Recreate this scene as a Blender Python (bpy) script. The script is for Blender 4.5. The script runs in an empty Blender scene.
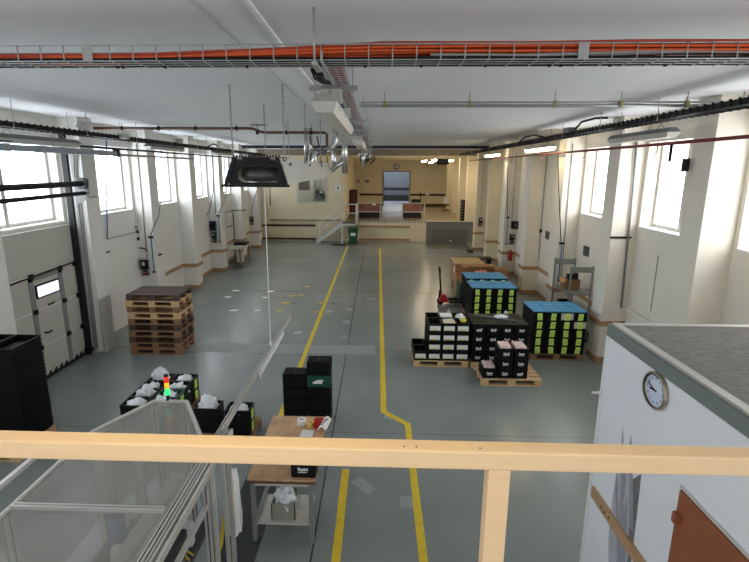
import bpy, bmesh, math, random
from mathutils import Vector, Matrix
PI = math.pi
rnd = random.Random(7)
SC = bpy.context.scene
COL = SC.collection

# ------------------------------------------------------------------ materials
def lin(c):
    f = lambda u: u/12.92 if u <= .04045 else ((u+.055)/1.055)**2.4
    return tuple(f(x/255.) for x in c)+(1.,)
MATS = {}
def mat(name, rgb, rough=.6, metal=0., var=0., vscale=6., bump=0., bscale=60., spec=.5, stretch=None,
        emit=None, estr=0., rgb2=None):
    m = bpy.data.materials.new(name); m.use_nodes = True
    nt = m.node_tree; b = nt.nodes['Principled BSDF']
    b.inputs['Roughness'].default_value = rough; b.inputs['Metallic'].default_value = metal
    b.inputs['Specular IOR Level'].default_value = spec
    c = lin(rgb); b.inputs['Base Color'].default_value = c
    if var or rgb2 or bump:
        tc = nt.nodes.new('ShaderNodeTexCoord'); mp = nt.nodes.new('ShaderNodeMapping')
        nt.links.new(tc.outputs['Object'], mp.inputs['Vector'])
        if stretch: mp.inputs['Scale'].default_value = stretch
    if var or rgb2:
        n = nt.nodes.new('ShaderNodeTexNoise'); n.inputs['Scale'].default_value = vscale; n.inputs['Detail'].default_value = 5
        nt.links.new(mp.outputs['Vector'], n.inputs['Vector'])
        r = nt.nodes.new('ShaderNodeValToRGB'); r.color_ramp.elements[0].position = .3; r.color_ramp.elements[1].position = .7
        if rgb2: ca, cb = c, lin(rgb2)
        else:
            ca = tuple(max(0, x*(1-var)) for x in c[:3])+(1,); cb = tuple(min(1, x*(1+var)) for x in c[:3])+(1,)
        r.color_ramp.elements[0].color = ca; r.color_ramp.elements[1].color = cb
        nt.links.new(n.outputs['Fac'], r.inputs['Fac']); nt.links.new(r.outputs['Color'], b.inputs['Base Color'])
    if bump:
        n2 = nt.nodes.new('ShaderNodeTexNoise'); n2.inputs['Scale'].default_value = bscale; n2.inputs['Detail'].default_value = 4
        nt.links.new(mp.outputs['Vector'], n2.inputs['Vector'])
        bp = nt.nodes.new('ShaderNodeBump'); bp.inputs['Strength'].default_value = bump; bp.inputs['Distance'].default_value = .02
        nt.links.new(n2.outputs['Fac'], bp.inputs['Height']); nt.links.new(bp.outputs['Normal'], b.inputs['Normal'])
    if emit:
        b.inputs['Emission Color'].default_value = lin(emit); b.inputs['Emission Strength'].default_value = estr
    MATS[name] = m
    return m

PANE = 4.2
WARM = 19.0
wall_w = mat('wall_paint', (226, 223, 215), .75, var=.03, vscale=1.5, bump=.05, bscale=25)
wall_r = mat('warm_wall_paint', (230, 223, 207), .75, var=.03, vscale=1.5, bump=.05, bscale=25)
wall_c = mat('cream_paint', (224, 212, 182), .75, var=.04, vscale=1.5, bump=.05, bscale=25)
ceil_m = mat('ceiling_paint', (222, 222, 222), .85, var=.03, vscale=.5, bump=.04, bscale=8)
tape_y = mat('yellow_floor_paint', (226, 196, 50), .5, var=.12, vscale=9)
navy = mat('navy_steel', (22, 30, 62), .5)
steel = mat('grey_steel', (150, 152, 150), .4, .6, var=.05)
galv = mat('galvanised', (172, 172, 168), .45, .35, var=.08, vscale=12)
lightgrey = mat('light_grey_paint', (190, 188, 180), .5, var=.03)
midgrey = mat('mid_grey_paint', (128, 130, 128), .5, var=.05)
dockgrey = mat('dock_grey_paint', (124, 126, 122), .5, var=.08, vscale=4)
darkgrey = mat('dark_grey', (62, 64, 64), .5, var=.1)
alu = mat('aluminium', (208, 206, 200), .35, .45, var=.04)
silver = mat('silver_duct', (205, 205, 202), .25, .85, var=.06, vscale=20)
black = mat('black_plastic', (8, 8, 9), .5, var=.15, vscale=20, spec=.25)
blackm = mat('black_metal', (10, 10, 11), .5, spec=.3)
rubber = mat('black_rubber', (14, 14, 14), .7)
tubem = mat('burner_tube', (96, 82, 76), .35, .3, rgb2=(74, 72, 76), vscale=4)
blue = mat('blue_lid', (62, 142, 186), .5, var=.1, vscale=8)
bluehose = mat('blue_hose', (70, 100, 160), .4)
green = mat('green_crate', (12, 74, 50), .5, var=.1)
binm = mat('green_bin', (22, 74, 48), .5, var=.08)
lime = mat('lime_label', (206, 238, 108), .6, var=.12, vscale=30)
white = mat('white_card', (232, 232, 228), .6, var=.03)
whitepl = mat('white_plastic', (226, 226, 224), .4)
yellowc = mat('yellow_card', (226, 206, 70), .6)
pink = mat('pink_sheets', (236, 200, 192), .6, rgb2=(246, 226, 220), vscale=14, bump=.2)
bagm = mat('clear_bag', (226, 230, 232), .25, var=.08, vscale=12, bump=.3, bscale=30)
wood_d = mat('pallet_wood_dark', (84, 66, 54), .8, var=.3, vscale=5, stretch=(1, 9, 9), bump=.2)
wood_m = mat('pallet_wood_mid', (140, 106, 76), .8, var=.25, vscale=5, stretch=(1, 9, 9), bump=.2)
wood_l = mat('pallet_wood_light', (206, 172, 126), .8, var=.18, vscale=5, stretch=(1, 9, 9), bump=.2)
bump_w = mat('bumper_wood', (176, 140, 104), .6, var=.2, vscale=4, stretch=(6, 1, 6))
maroon = mat('maroon_wood', (78, 30, 26), .55, var=.15, vscale=4)
table_w = mat('bench_wood', (194, 156, 118), .5, var=.2, vscale=7, bump=.1)
table_e = mat('bench_edge_wood', (104, 70, 46), .6, var=.2)
rail_m = mat('rail_cream_paint', (224, 195, 154), .38, var=.03, vscale=9, stretch=(1, 8, 8), bump=.06, bscale=14)
card = mat('cardboard', (176, 130, 86), .8, var=.1, vscale=5)
card_d = mat('cardboard_dark', (128, 88, 58), .8, var=.12, vscale=5)
red = mat('red_paint', (176, 28, 26), .4)
redpipe = mat('red_brown_pipe', (112, 44, 42), .45)
brownpipe = mat('brown_pipe', (98, 64, 44), .45, .2)
orange = mat('orange_cable', (214, 88, 34), .5, var=.12, vscale=4)
orange2 = mat('deep_orange_cable', (178, 62, 28), .5, var=.12, vscale=4)
greyc = mat('grey_cable', (150, 148, 144), .5)
blackc = mat('black_cable', (12, 12, 12), .6, spec=.3)
salmon = mat('salmon_cable', (176, 92, 66), .55, var=.1)
doorp = mat('sectional_door_panel', (186, 183, 172), .55, var=.03, bump=.06, bscale=40)
cabinw = mat('cabin_white', (226, 229, 232), .5, var=.015, vscale=2)
cabint = mat('cabin_trim_grey', (112, 122, 118), .5)
rooff = mat('roof_felt', (128, 124, 118), .95, var=.25, vscale=12, stretch=(1, 5, 1), bump=.6, bscale=30)
rooft = mat('roof_rim_metal', (176, 172, 164), .5, .3)
brownd = mat('brown_door', (142, 82, 52), .5, var=.06)
leafg = mat('decal_grey', (128, 128, 134), .5, rgb2=(160, 160, 166), vscale=18, stretch=(1, 4, 1))
leafd = mat('decal_dark', (122, 120, 120), .6, rgb2=(90, 90, 90), vscale=14, stretch=(1, 4, .5))
clockf = mat('clock_face', (206, 214, 232), .4)
clockr = mat('clock_rim', (160, 152, 132), .3, .7)
redbrown = mat('red_brown_board', (120, 76, 66), .6, rgb2=(150, 104, 92), vscale=5)
ribbed = mat('black_rack', (30, 26, 24), .6, rgb2=(48, 42, 38), vscale=12)
officem = mat('office_wall', (196, 204, 200), .7)
stagefl = mat('stage_floor', (142, 132, 106), .3, var=.06, vscale=3)
bluejug = mat('blue_jug', (90, 120, 160), .3)
yelhose = mat('yellow_hose', (206, 176, 40), .4)
greybox = mat('grey_bin', (150, 152, 136), .5)

def emission_mat(name, rgb, s):
    m = bpy.data.materials.new(name); m.use_nodes = True; nt = m.node_tree; nt.nodes.clear()
    e = nt.nodes.new('ShaderNodeEmission'); e.inputs['Color'].default_value = lin(rgb); e.inputs['Strength'].default_value = s
    o = nt.nodes.new('ShaderNodeOutputMaterial'); nt.links.new(e.outputs[0], o.inputs[0]); return m
pane_l = emission_mat('daylit_frosted_pane_cool', (232, 242, 252), PANE)
pane_r = emission_mat('daylit_frosted_pane', (242, 246, 252), PANE)
pane_s = emission_mat('daylit_door_window', (214, 226, 246), 1.1)
tube_on = emission_mat('lit_tube_cover', (255, 233, 196), WARM)
tube_on2 = emission_mat('lit_tube_cover_neutral', (255, 232, 186), 9)
skyl = emission_mat('skylight_pane', (226, 234, 250), 9)
lamp_g = mat('signal_green', (30, 220, 110), .3, emit=(30, 230, 120), estr=.7)
lamp_y = mat('signal_amber', (244, 190, 40), .3, emit=(250, 190, 30), estr=.35)
lamp_r = mat('signal_red', (220, 40, 30), .3, emit=(230, 40, 24), estr=.35)

def glass_mat(name, tint, alpha, rough, haze):
    m = bpy.data.materials.new(name); m.use_nodes = True; nt = m.node_tree; nt.nodes.clear()
    o = nt.nodes.new('ShaderNodeOutputMaterial')
    t = nt.nodes.new('ShaderNodeBsdfTransparent'); t.inputs['Color'].default_value = (*lin(tint)[:3], 1)
    d = nt.nodes.new('ShaderNodeBsdfDiffuse'); d.inputs['Color'].default_value = lin(haze)
    g = nt.nodes.new('ShaderNodeBsdfGlossy'); g.inputs['Roughness'].default_value = rough; g.inputs['Color'].default_value = (.9, .9, .9, 1)
    m1 = nt.nodes.new('ShaderNodeMixShader'); m1.inputs[0].default_value = alpha
    m2 = nt.nodes.new('ShaderNodeMixShader')
    nt.links.new(t.outputs[0], m1.inputs[1]); nt.links.new(d.outputs[0], m1.inputs[2])
    m2.inputs[0].default_value = .06; nt.links.new(m1.outputs[0], m2.inputs[1]); nt.links.new(g.outputs[0], m2.inputs[2])
    nt.links.new(m2.outputs[0], o.inputs[0]); return m
poly = glass_mat('hazed_polycarbonate', (238, 238, 236), .25, .12, (196, 193, 186))  # grey diffuse share stands for the ceiling's reflection and dust
winglass = glass_mat('office_window_glass', (235, 240, 240), .06, .02, (200, 210, 210))

def floor_mat():
    m = bpy.data.materials.new('grey_epoxy_floor'); m.use_nodes = True; nt = m.node_tree; b = nt.nodes['Principled BSDF']
    N = nt.nodes.new; L = nt.links.new
    tc = N('ShaderNodeTexCoord'); geo = N('ShaderNodeNewGeometry')
    n = N('ShaderNodeTexNoise'); n.inputs['Scale'].default_value = .45; n.inputs['Detail'].default_value = 2; L(geo.outputs['Position'], n.inputs['Vector'])
    r = N('ShaderNodeValToRGB'); r.color_ramp.elements[0].position = .3; r.color_ramp.elements[1].position = .72
    r.color_ramp.elements[0].color = lin((126, 134, 132)); r.color_ramp.elements[1].color = lin((146, 153, 149)); L(n.outputs['Fac'], r.inputs['Fac'])
    n2 = N('ShaderNodeTexNoise'); n2.inputs['Scale'].default_value = 22; n2.inputs['Detail'].default_value = 3; L(geo.outputs['Position'], n2.inputs['Vector'])
    sep = N('ShaderNodeSeparateXYZ'); L(geo.outputs['Position'], sep.inputs[0])
    def line(sock, at, w):
        s = N('ShaderNodeMath'); s.operation = 'SUBTRACT'; L(sep.outputs[sock], s.inputs[0]); s.inputs[1].default_value = at
        a = N('ShaderNodeMath'); a.operation = 'ABSOLUTE'; L(s.outputs[0], a.inputs[0])
        c = N('ShaderNodeMath'); c.operation = 'LESS_THAN'; L(a.outputs[0], c.inputs[0]); c.inputs[1].default_value = w
        return c
    prev = None
    for s, at, w in (('X', -.70, .011), ('Y', 10.45, .009), ('Y', 15.8, .012), ('Y', 6.9, .005), ('Y', 22.4, .012)):
        c = line(s, at, w)
        if prev:
            mx = N('ShaderNodeMath'); mx.operation = 'MAXIMUM'; L(prev.outputs[0], mx.inputs[0]); L(c.outputs[0], mx.inputs[1]); prev = mx
        else: prev = c
    mix0 = N('ShaderNodeMix'); mix0.data_type = 'RGBA'; mix0.blend_type = 'MULTIPLY'; mix0.inputs[0].default_value = .08
    L(r.outputs['Color'], mix0.inputs[6]); L(n2.outputs['Color'], mix0.inputs[7])
    mix = N('ShaderNodeMix'); mix.data_type = 'RGBA'; L(prev.outputs[0], mix.inputs[0]); L(mix0.outputs[2], mix.inputs[6]); mix.inputs[7].default_value = lin((70, 74, 74))
    L(mix.outputs[2], b.inputs['Base Color'])
    b.inputs['Roughness'].default_value = .22
    bp = N('ShaderNodeBump'); bp.inputs['Strength'].default_value = .04; L(n2.outputs['Fac'], bp.inputs['Height']); L(bp.outputs['Normal'], b.inputs['Normal'])
    return m
floor_m = floor_mat()

# ------------------------------------------------------------------ mesh builder
class MB:
    def __init__(s): s.v = []; s.f = []; s.mi = []; s.sm = []; s.cur = 0; s.fn = None
    def add(s, vs, fs, smooth=False):
        o = len(s.v); s.v += [Vector(v) for v in vs]
        for f in fs: s.f.append([i+o for i in f]); s.mi.append(s.cur); s.sm.append(smooth)
        return s
    def box(s, x0, x1, y0, y1, z0, z1):
        return s.add([(x0,y0,z0),(x1,y0,z0),(x1,y1,z0),(x0,y1,z0),(x0,y0,z1),(x1,y0,z1),(x1,y1,z1),(x0,y1,z1)],
              [(0,3,2,1),(4,5,6,7),(0,1,5,4),(1,2,6,5),(2,3,7,6),(3,0,4,7)])
    def cb(s, c, d): return s.box(c[0]-d[0]/2, c[0]+d[0]/2, c[1]-d[1]/2, c[1]+d[1]/2, c[2]-d[2]/2, c[2]+d[2]/2)
    def frustum(s, a, b, z0, z1):           # a,b: (x0,x1,y0,y1) at z0 and z1
        return s.add([(a[0],a[2],z0),(a[1],a[2],z0),(a[1],a[3],z0),(a[0],a[3],z0),(b[0],b[2],z1),(b[1],b[2],z1),(b[1],b[3],z1),(b[0],b[3],z1)],
              [(0,3,2,1),(4,5,6,7),(0,1,5,4),(1,2,6,5),(2,3,7,6),(3,0,4,7)])
    def prism(s, poly, ax, a, b):           # poly 2-D extruded along axis ax
        def p(u, w, t): return {'x': (t,u,w), 'y': (u,t,w), 'z': (u,w,t)}[ax]
        n = len(poly)
        vs = [p(u,w,a) for u,w in poly]+[p(u,w,b) for u,w in poly]
        fs = [tuple(range(n))[::-1], tuple(range(n,2*n))]+[(i,(i+1)%n,n+(i+1)%n,n+i) for i in range(n)]
        return s.add(vs, fs)
    def tube(s, path, r, n=8, closed=False):
        P = [Vector(p) for p in path]; rs = r if isinstance(r, (list,tuple)) else [r]*len(P)
        N = len(P); ring = []; up = None
        for i in range(N):
            if closed: t = (P[(i+1)%N]-P[i-1])
            else: t = P[min(i+1,N-1)]-P[max(i-1,0)]
            t.normalize()
            if up is None:
                up = Vector((0,0,1)) if abs(t.z) < .9 else Vector((1,0,0))
            up = (up-t*up.dot(t)); up.normalize(); sd = t.cross(up)
            ring.append([P[i]+(up*math.cos(a)+sd*math.sin(a))*rs[i] for a in [2*PI*k/n for k in range(n)]])
        vs = [v for rg in ring for v in rg]; fs = []
        for i in range(N if closed else N-1):
            j = (i+1)%N
            for k in range(n): fs.append((i*n+k, i*n+(k+1)%n, j*n+(k+1)%n, j*n+k))
        s.add(vs, fs, True)
        if not closed:
            o = len(s.v)-len(vs)
            s.f.append([o+k for k in range(n)][::-1]); s.mi.append(s.cur); s.sm.append(False)
            s.f.append([o+(N-1)*n+k for k in range(n)]); s.mi.append(s.cur); s.sm.append(False)
        return s
    def cyl(s, p0, p1, r, n=12, r1=None): return s.tube([p0,p1], [r, r if r1 is None else r1], n)
    def bar(s, p0, p1, w, h):               # rectangular bar between two points, h = vertical-ish thickness
        a, b = Vector(p0), Vector(p1); t = (b-a).normalized()
        up = Vector((0,0,1)) if abs(t.z) < .95 else Vector((0,1,0))
        sd = t.cross(up).normalized(); u = sd.cross(t).normalized()
        vs = []
        for q in (a,b):
            for i,j in ((-1,-1),(1,-1),(1,1),(-1,1)): vs.append(q+sd*(i*w/2)+u*(j*h/2))
        return s.add(vs, [(0,1,2,3)[::-1],(4,5,6,7),(0,1,5,4),(1,2,6,5),(2,3,7,6),(3,0,4,7)])
    def build(s, name, m, parent=None, w=False, bevel=0., org=None):
        if s.fn: s.v = [Vector(s.fn(v)) for v in s.v]
        off = Vector((0,0,0))
        if parent is not None and w: off = Vector(parent.location)
        if parent is None:
            if org is None:
                xs=[v.x for v in s.v]; ys=[v.y for v in s.v]; zs=[v.z for v in s.v]
                off = Vector(((min(xs)+max(xs))/2, (min(ys)+max(ys))/2, min(zs)))
            else: off = Vector(org)
        me = bpy.data.meshes.new(name)
        me.from_pydata([tuple(v-off) for v in s.v], [], s.f)
        ms = m if isinstance(m, (list,tuple)) else [m]
        for x in ms: me.materials.append(x)
        me.polygons.foreach_set('material_index', s.mi); me.polygons.foreach_set('use_smooth', s.sm)
        bm = bmesh.new(); bm.from_mesh(me)
        bmesh.ops.recalc_face_normals(bm, faces=bm.faces)
        if bevel:
            es = [e for e in bm.edges if len(e.link_faces) == 2 and e.calc_face_angle(0) > .6]
            bmesh.ops.bevel(bm, geom=es, offset=bevel, segments=2, affect='EDGES', profile=.6, clamp_overlap=True)
        bm.to_mesh(me); bm.free(); me.update()
        o = bpy.data.objects.new(name, me); COL.objects.link(o)
        if parent is not None: o.parent = parent
        else: o.location = off
        return o

def tag(o, label=None, cat=None, group=None, kind=None):
    if label: o['label'] = label
    if cat: o['category'] = cat
    if group: o['group'] = group
    if kind: o['kind'] = kind
    return o
def thing(name, label, cat, loc, rz=0., group=None):
    o = bpy.data.objects.new(name, None); o.empty_display_size = .1; COL.objects.link(o)
    o.location = loc; o.rotation_euler = (0,0,rz)
    return tag(o, label, cat, group)
KIDS = {}
def kids(o): return [c for c in bpy.data.objects if c.parent == o]
def cp(root, loc, rz=None, label=None, group=None):
    ch = KIDS.get(root.name)
    if ch is None:
        ch = [(c, kids(c)) for c in kids(root)]; KIDS[root.name] = ch
    r = root.copy(); COL.objects.link(r); r.location = loc
    if rz is not None: r.rotation_euler = (0,0,rz)
    if label: r['label'] = label
    if group: r['group'] = group
    for c, gs in ch:
        d = c.copy(); COL.objects.link(d); d.parent = r
        for g in gs:
            e = g.copy(); COL.objects.link(e); e.parent = d
    return r
def single(mb, name, m, label, cat, group=None, bevel=0.):
    return tag(mb.build(name, m, bevel=bevel), label, cat, group)
def struct(mb, name, m, parent=None, bevel=0.):
    o = mb.build(name, m, parent, w=parent is not None, bevel=bevel)
    if parent is None: o['kind'] = 'structure'
    return o

# ------------------------------------------------------------------ main dimensions
LF, LW = -6.41, -6.90            # left pillar faces / left wall plane
def SH(v): return (v[0]+.0137*(v[1]-9.96), v[1], v[2])     # the right wall runs slightly outwards
RF, RW = 4.95, 5.46
LY = [10.1+2.94*k for k in range(-3, 6)]
RY = [9.96+2.94*k for k in range(-3, 11)]; RY[2] = 7.2
ZC = 5.3

# ------------------------------------------------------------------ setting
struct(MB().box(-7.3, 6.3, -1.5, 48, -.2, 0), 'floor', floor_m)
struct(MB().box(-7.3, 6.3, -1.5, 39.2, ZC, ZC+.2), 'ceiling', ceil_m)
b = MB().box(-7.0, 6.0, 22.55, 22.72, ZC-.13, ZC); struct(b, 'trim_ceiling_beam', navy)
brownbeam = mat('grey_brown_beam', (128, 116, 100), .7)
b = MB().box(-7.0, 6.0, 26.9, 27.5, 4.97, ZC); struct(b, 'trim_downstand', brownbeam)
for i, y in enumerate((30.2, 33.4, 36.6)):
    struct(MB().box(-2.0, 6.0, y, y+.35, 4.92, ZC), 'trim_stage_beam_%d' % (i+1), wall_c)
# painted floor lines
yl = MB().box(-1.71, -1.61, 6.7, 25.6, 0, .003)
single(yl, 'floor_marking', tape_y, 'straight yellow line painted on the floor, left side of the aisle', 'floor line')
yl = MB().prism([(-.47,2.0),(-.37,2.0),(-.37,5.95),(-.47,5.95)], 'z', 0, .003)
single(yl, 'floor_marking', tape_y, 'short yellow painted floor line right of the wooden bench', 'floor line')
yl = MB().prism([(.095,24.9),(.095,7.57),(.50,7.17),(.50,2.0),(.60,2.0),(.60,7.22),(.20,7.62),(.20,24.9)], 'z', 0, .003)
single(yl, 'floor_marking', tape_y, 'yellow floor line with a dog-leg, right side of the aisle', 'floor line')

# left wall with window openings
def wall_boxes(mb, xa, xb, y0, y1, holes, z1=ZC):
    ys = [y0]+[t for h in holes for t in h[:2]]+[y1]
    for i in range(0, len(ys), 2): mb.box(xa, xb, ys[i], ys[i+1], 0, z1)
    for h in holes:
        mb.box(xa, xb, h[0], h[1], 0, h[2]); mb.box(xa, xb, h[0], h[1], h[3], z1)
holesL = [(y+.6, y+2.94-.1, 3.1, 4.78) for y in LY]
holesL = [h for h in holesL if h[1] < 27.5]+[(LY[-1]+.6, 26.9, 3.1, 4.78)]
holesL = holesL[1:] if holesL[0][0] < 0 else holesL
wl = MB(); wall_boxes(wl, -7.3, LW, -1.5, 27.5, holesL); struct(wl, 'wall_left', wall_w)
for y in LY:
    struct(MB().box(LW, LF, y, y+.5, 0, ZC), 'pillar_left', wall_w)
holesR = [(RY[0]+.6, RY[1]-.1, 3.08, 4.78), (RY[1]+.6, RY[2]-.1, 3.08, 4.78), (RY[2]+.55, RY[3]-.1, 3.08, 4.78), (RY[3]+.6, RY[4]-.1, 3.08, 4.78)]
wr = MB(); wall_boxes(wr, RW, RW+.42, -1.5, 39.2, holesR); wr.fn = SH; struct(wr, 'wall_right', wall_r)
for y in RY:
    q = MB().box(RF, RW+.02, y, y+.5, 0, ZC); q.fn = SH
    struct(q, 'pillar_right', wall_r if y < 20 else wall_c)  # farther pillars cream: warm lamplight put into their colour
# windows
wi = 0
for side, holes in (('L', holesL), ('R', holesR)):
    for (y0, y1, z0, z1) in holes:
        wi += 1
        sg = -1 if side == 'L' else 1; xp = LW-.22 if side == 'L' else RW+.27
        fr = MB()
        a, c = xp-.03, xp+.03
        fr.box(a, c, y0, y0+.07, z0, z1); fr.box(a, c, y1-.07, y1, z0, z1); fr.box(a, c, y0+.07, y1-.07, z0, z0+.08); fr.box(a, c, y0+.07, y1-.07, z1-.07, z1)
        mul = y0+.9 if side == 'L' else y1-.92
        fr.box(a, c, mul-.05, mul+.05, z0+.08, z1-.07)
        if side == 'R': fr.fn = SH
        w = struct(fr, 'window_%d' % wi, lightgrey)
        pn = MB(); x = xp+sg*.005
        pn.box(min(x, x+sg*.012), max(x, x+sg*.012), y0+.07, y1-.07, z0+.08, z1-.07)
        if side == 'R': pn.fn = SH
        pn.build('pane', pane_l if side == 'L' else pane_r, w, w=True)
        sl = MB(); xs = sorted((LW+.03, xp-.03)) if side == 'L' else sorted((RW-.03, xp+.03))
        sl.box(xs[0], xs[1], y0, y1, z0-.035, z0+.012)
        if side == 'R': sl.fn = SH
        sl.build('window_sill', wall_w, w, w=True)

# wooden bumper strips and baseboards along both walls (follow the pillars)
def wrap(mb, side, ystart, ys, yend, z0, z1, t=.03):
    s = 1 if side == 'L' else -1
    F, Wl = (LF, LW) if side == 'L' else (RF, RW)
    def bx(xa, xb, y0, y1): mb.box(min(xa,xb), max(xa,xb), y0, y1, z0, z1)
    cur = ystart
    for y in ys:
        if y > cur: bx(Wl, Wl+s*t, cur, y)
        bx(Wl, F+s*t, y-t, y)
        bx(F, F+s*t, y, y+.5)
        bx(Wl, F+s*t, y+.5, y+.5+t)
        cur = y+.5+t
    if yend > cur: bx(Wl, Wl+s*t, cur, yend)
q = MB(); wrap(q, 'L', 14.5, [y for y in LY if y > 14.5], 27.45, .80, .92); struct(q, 'trim_1', bump_w)
q = MB(); wrap(q, 'L', LY[5]-.05, [y for y in LY if y > 14.5], 27.45, .01, .13); struct(q, 'baseboard_left', bump_w)
q = MB(); wrap(q, 'R', 9.93, [y for y in RY if 9 < y < 26], 27.2, .86, .98); q.fn = SH; struct(q, 'trim_2', bump_w)
q = MB(); wrap(q, 'R', 9.93, [y for y in RY if 9 < y < 26], 27.2, .01, .14); q.fn = SH; struct(q, 'baseboard_right', bump_w)

# annex front wall (left rear) with office window
AX = -1.92; YF = 27.5
an = MB()
an.box(-7.3, -4.66, YF, YF+.2, 0, ZC); an.box(-3.06, AX, YF, YF+.2, 0, ZC)
an.box(-4.66, -3.06, YF, YF+.2, 0, 2.33); an.box(-4.66, -3.06, YF, YF+.2, 3.66, ZC)
an.box(AX-.2, AX, YF+.2, 39.2, 0, ZC)
struct(an, 'wall_annex', wall_c)
fr = MB()
for x0, x1, z0, z1 in ((-4.74,-4.64,2.26,3.74), (-3.08,-2.98,2.26,3.74), (-4.64,-3.08,2.26,2.35), (-4.64,-3.08,3.65,3.74)):
    fr.box(x0, x1, YF-.03, YF, z0, z1)
w = struct(fr, 'window_office', lightgrey)
MB().box(-4.66, -3.06, YF+.05, YF+.06, 2.33, 3.66).build('pane', winglass, w, w=True)
struct(MB().box(-5.6, AX-.2, 30, 30.1, 0, 4.9), 'wall_office_rear', officem)
struct(MB().box(-5.6, AX-.2, YF+.2, 30, 2.1, 2.2), 'floor_office', stagefl)
c = thing('office_cabinet', 'dark brown wall cabinet seen through the office window, at its left', 'cabinet', (-4.45, 28.6, 2.95))
MB().box(-4.85,-4.15,28.4,28.8,2.95,3.75).build('body', card_d, c, w=True); MB().box(-4.82,-4.46,28.385,28.4,3.0,3.7).build('door', maroon, c, w=True); MB().box(-4.44,-4.18,28.385,28.4,3.0,3.7).build('door', maroon, c, w=True)
c = thing('office_printer', 'black office machine standing behind the office window', 'printer', (-3.45, 28.5, 2.2))
MB().box(-3.75,-3.2,28.3,28.7,2.2,2.45).build('stand', midgrey, c, w=True); MB().box(-3.75,-3.2,28.28,28.72,2.45,2.95).build('body', black, c, w=True, bevel=.03); MB().box(-3.62,-3.35,28.25,28.28,2.5,2.58).build('paper_tray', midgrey, c, w=True); MB().box(-3.5,-3.36,28.26,28.28,2.8,2.92).build('notice', white, c, w=True)
c = thing('office_shelf', 'pale shelving in the office behind its window', 'shelf', (-3.9, 29.6, 2.2))
for x in (-4.0,-3.6,-3.2): MB().box(x-.02,x+.02,29.4,29.8,2.2,3.9).build('upright', lightgrey, c, w=True)
for z in (2.5,2.95,3.4,3.85): MB().box(-4.0,-3.2,29.4,29.8,z-.02,z+.02).build('board', lightgrey, c, w=True)
# annex strips
for i,(z0,z1) in enumerate(((.86,.98),(.06,.18))):
    struct(MB().box(-6.86,-3.68,YF-.03,YF,z0,z1), 'trim_%d' % (3+i), maroon)
single(MB().box(-6.36,-2.1,YF-.09,YF-.04,1.22,1.28).box(-6.3,-6.26,YF-.045,YF,1.23,1.27).box(-2.2,-2.16,YF-.045,YF,1.23,1.27), 'pipe_rail', midgrey, 'long grey pipe running along the rear left wall above the maroon strips', 'pipe')
single(MB().cyl((-6.34,YF-.03,2.1),(-6.34,YF-.03,4.6),.025,8), 'wall_conduit', midgrey, 'vertical grey conduit on rear wall left of the office window', 'conduit')
c = thing('wall_sign', 'small white sign with black pictogram, right of the office window', 'sign', (-2.33,YF-.02,2.95))
MB().box(-2.5,-2.16,YF-.02,YF,2.98,3.3).build('panel', white, c, w=True)
MB().cyl((-2.33,YF-.021,3.22),(-2.33,YF-.026,3.22),.035,10).box(-2.37,-2.29,YF-.026,YF-.021,3.05,3.18).build('pictogram', black, c, w=True)

# stage (raised loading platform) and rear walls
SZ = 1.2
struct(MB().box(AX, 2.86, 27.35, 39, 0, SZ).box(2.86, 6.0, 27.6, 39, 0, SZ-.01), 'floor_stage', [stagefl])
struct(MB().box(AX, 2.86, 27.32, 27.35, 0, SZ-.07), 'wall_stage_front', wall_c)
for i,(z0,z1) in enumerate(((.86,.97),(.06,.2))):
    struct(MB().box(-1.1,1.93,27.28,27.32,z0,z1), 'trim_%d' % (5+i), bump_w)
bk = MB().box(AX-.2, .48, 39, 39.2, 0, ZC); bk.box(2.6, 6.1, 39, 39.2, 0, ZC); bk.box(.48, 2.6, 39, 39.2, 4.0, ZC)
struct(bk, 'wall_back', wall_c)
for i,(x0,x1,z0,z1) in enumerate(((-1.5,.4,2.05,2.22),(2.7,5.55,2.05,2.22),(2.7,5.55,1.22,1.4),(-1.5,.4,1.22,1.4))):
    struct(MB().box(x0,x1,38.95,39,z0,z1), 'trim_%d' % (7+i), maroon)
d = struct(MB().box(.40,.50,38.93,39.22,SZ,4.06).box(2.58,2.68,38.93,39.22,SZ,4.06).box(.50,2.58,38.93,39.22,3.98,4.06), 'door_1', midgrey)
# room beyond the doorway
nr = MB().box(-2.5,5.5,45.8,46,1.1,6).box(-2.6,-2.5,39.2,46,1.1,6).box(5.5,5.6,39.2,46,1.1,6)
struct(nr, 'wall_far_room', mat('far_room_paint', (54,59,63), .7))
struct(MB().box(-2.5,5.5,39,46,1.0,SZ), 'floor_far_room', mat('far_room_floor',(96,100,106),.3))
nc = struct(MB().box(-2.5,5.5,39.2,46,5.6,5.7), 'ceiling_far_room', ceil_m)
MB().box(-.8,3.8,40.2,45,5.55,5.59).build('skylight', skyl, nc, w=True)
struct(MB().box(-2.5,5.5,45.75,45.8,2.25,2.45), 'trim_11', blackm)
single(MB().box(-1.0,4.2,45.2,45.7,SZ,1.75), 'low_counter', blackm, 'long low black counter in the room beyond the rear doorway', 'counter')

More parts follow.
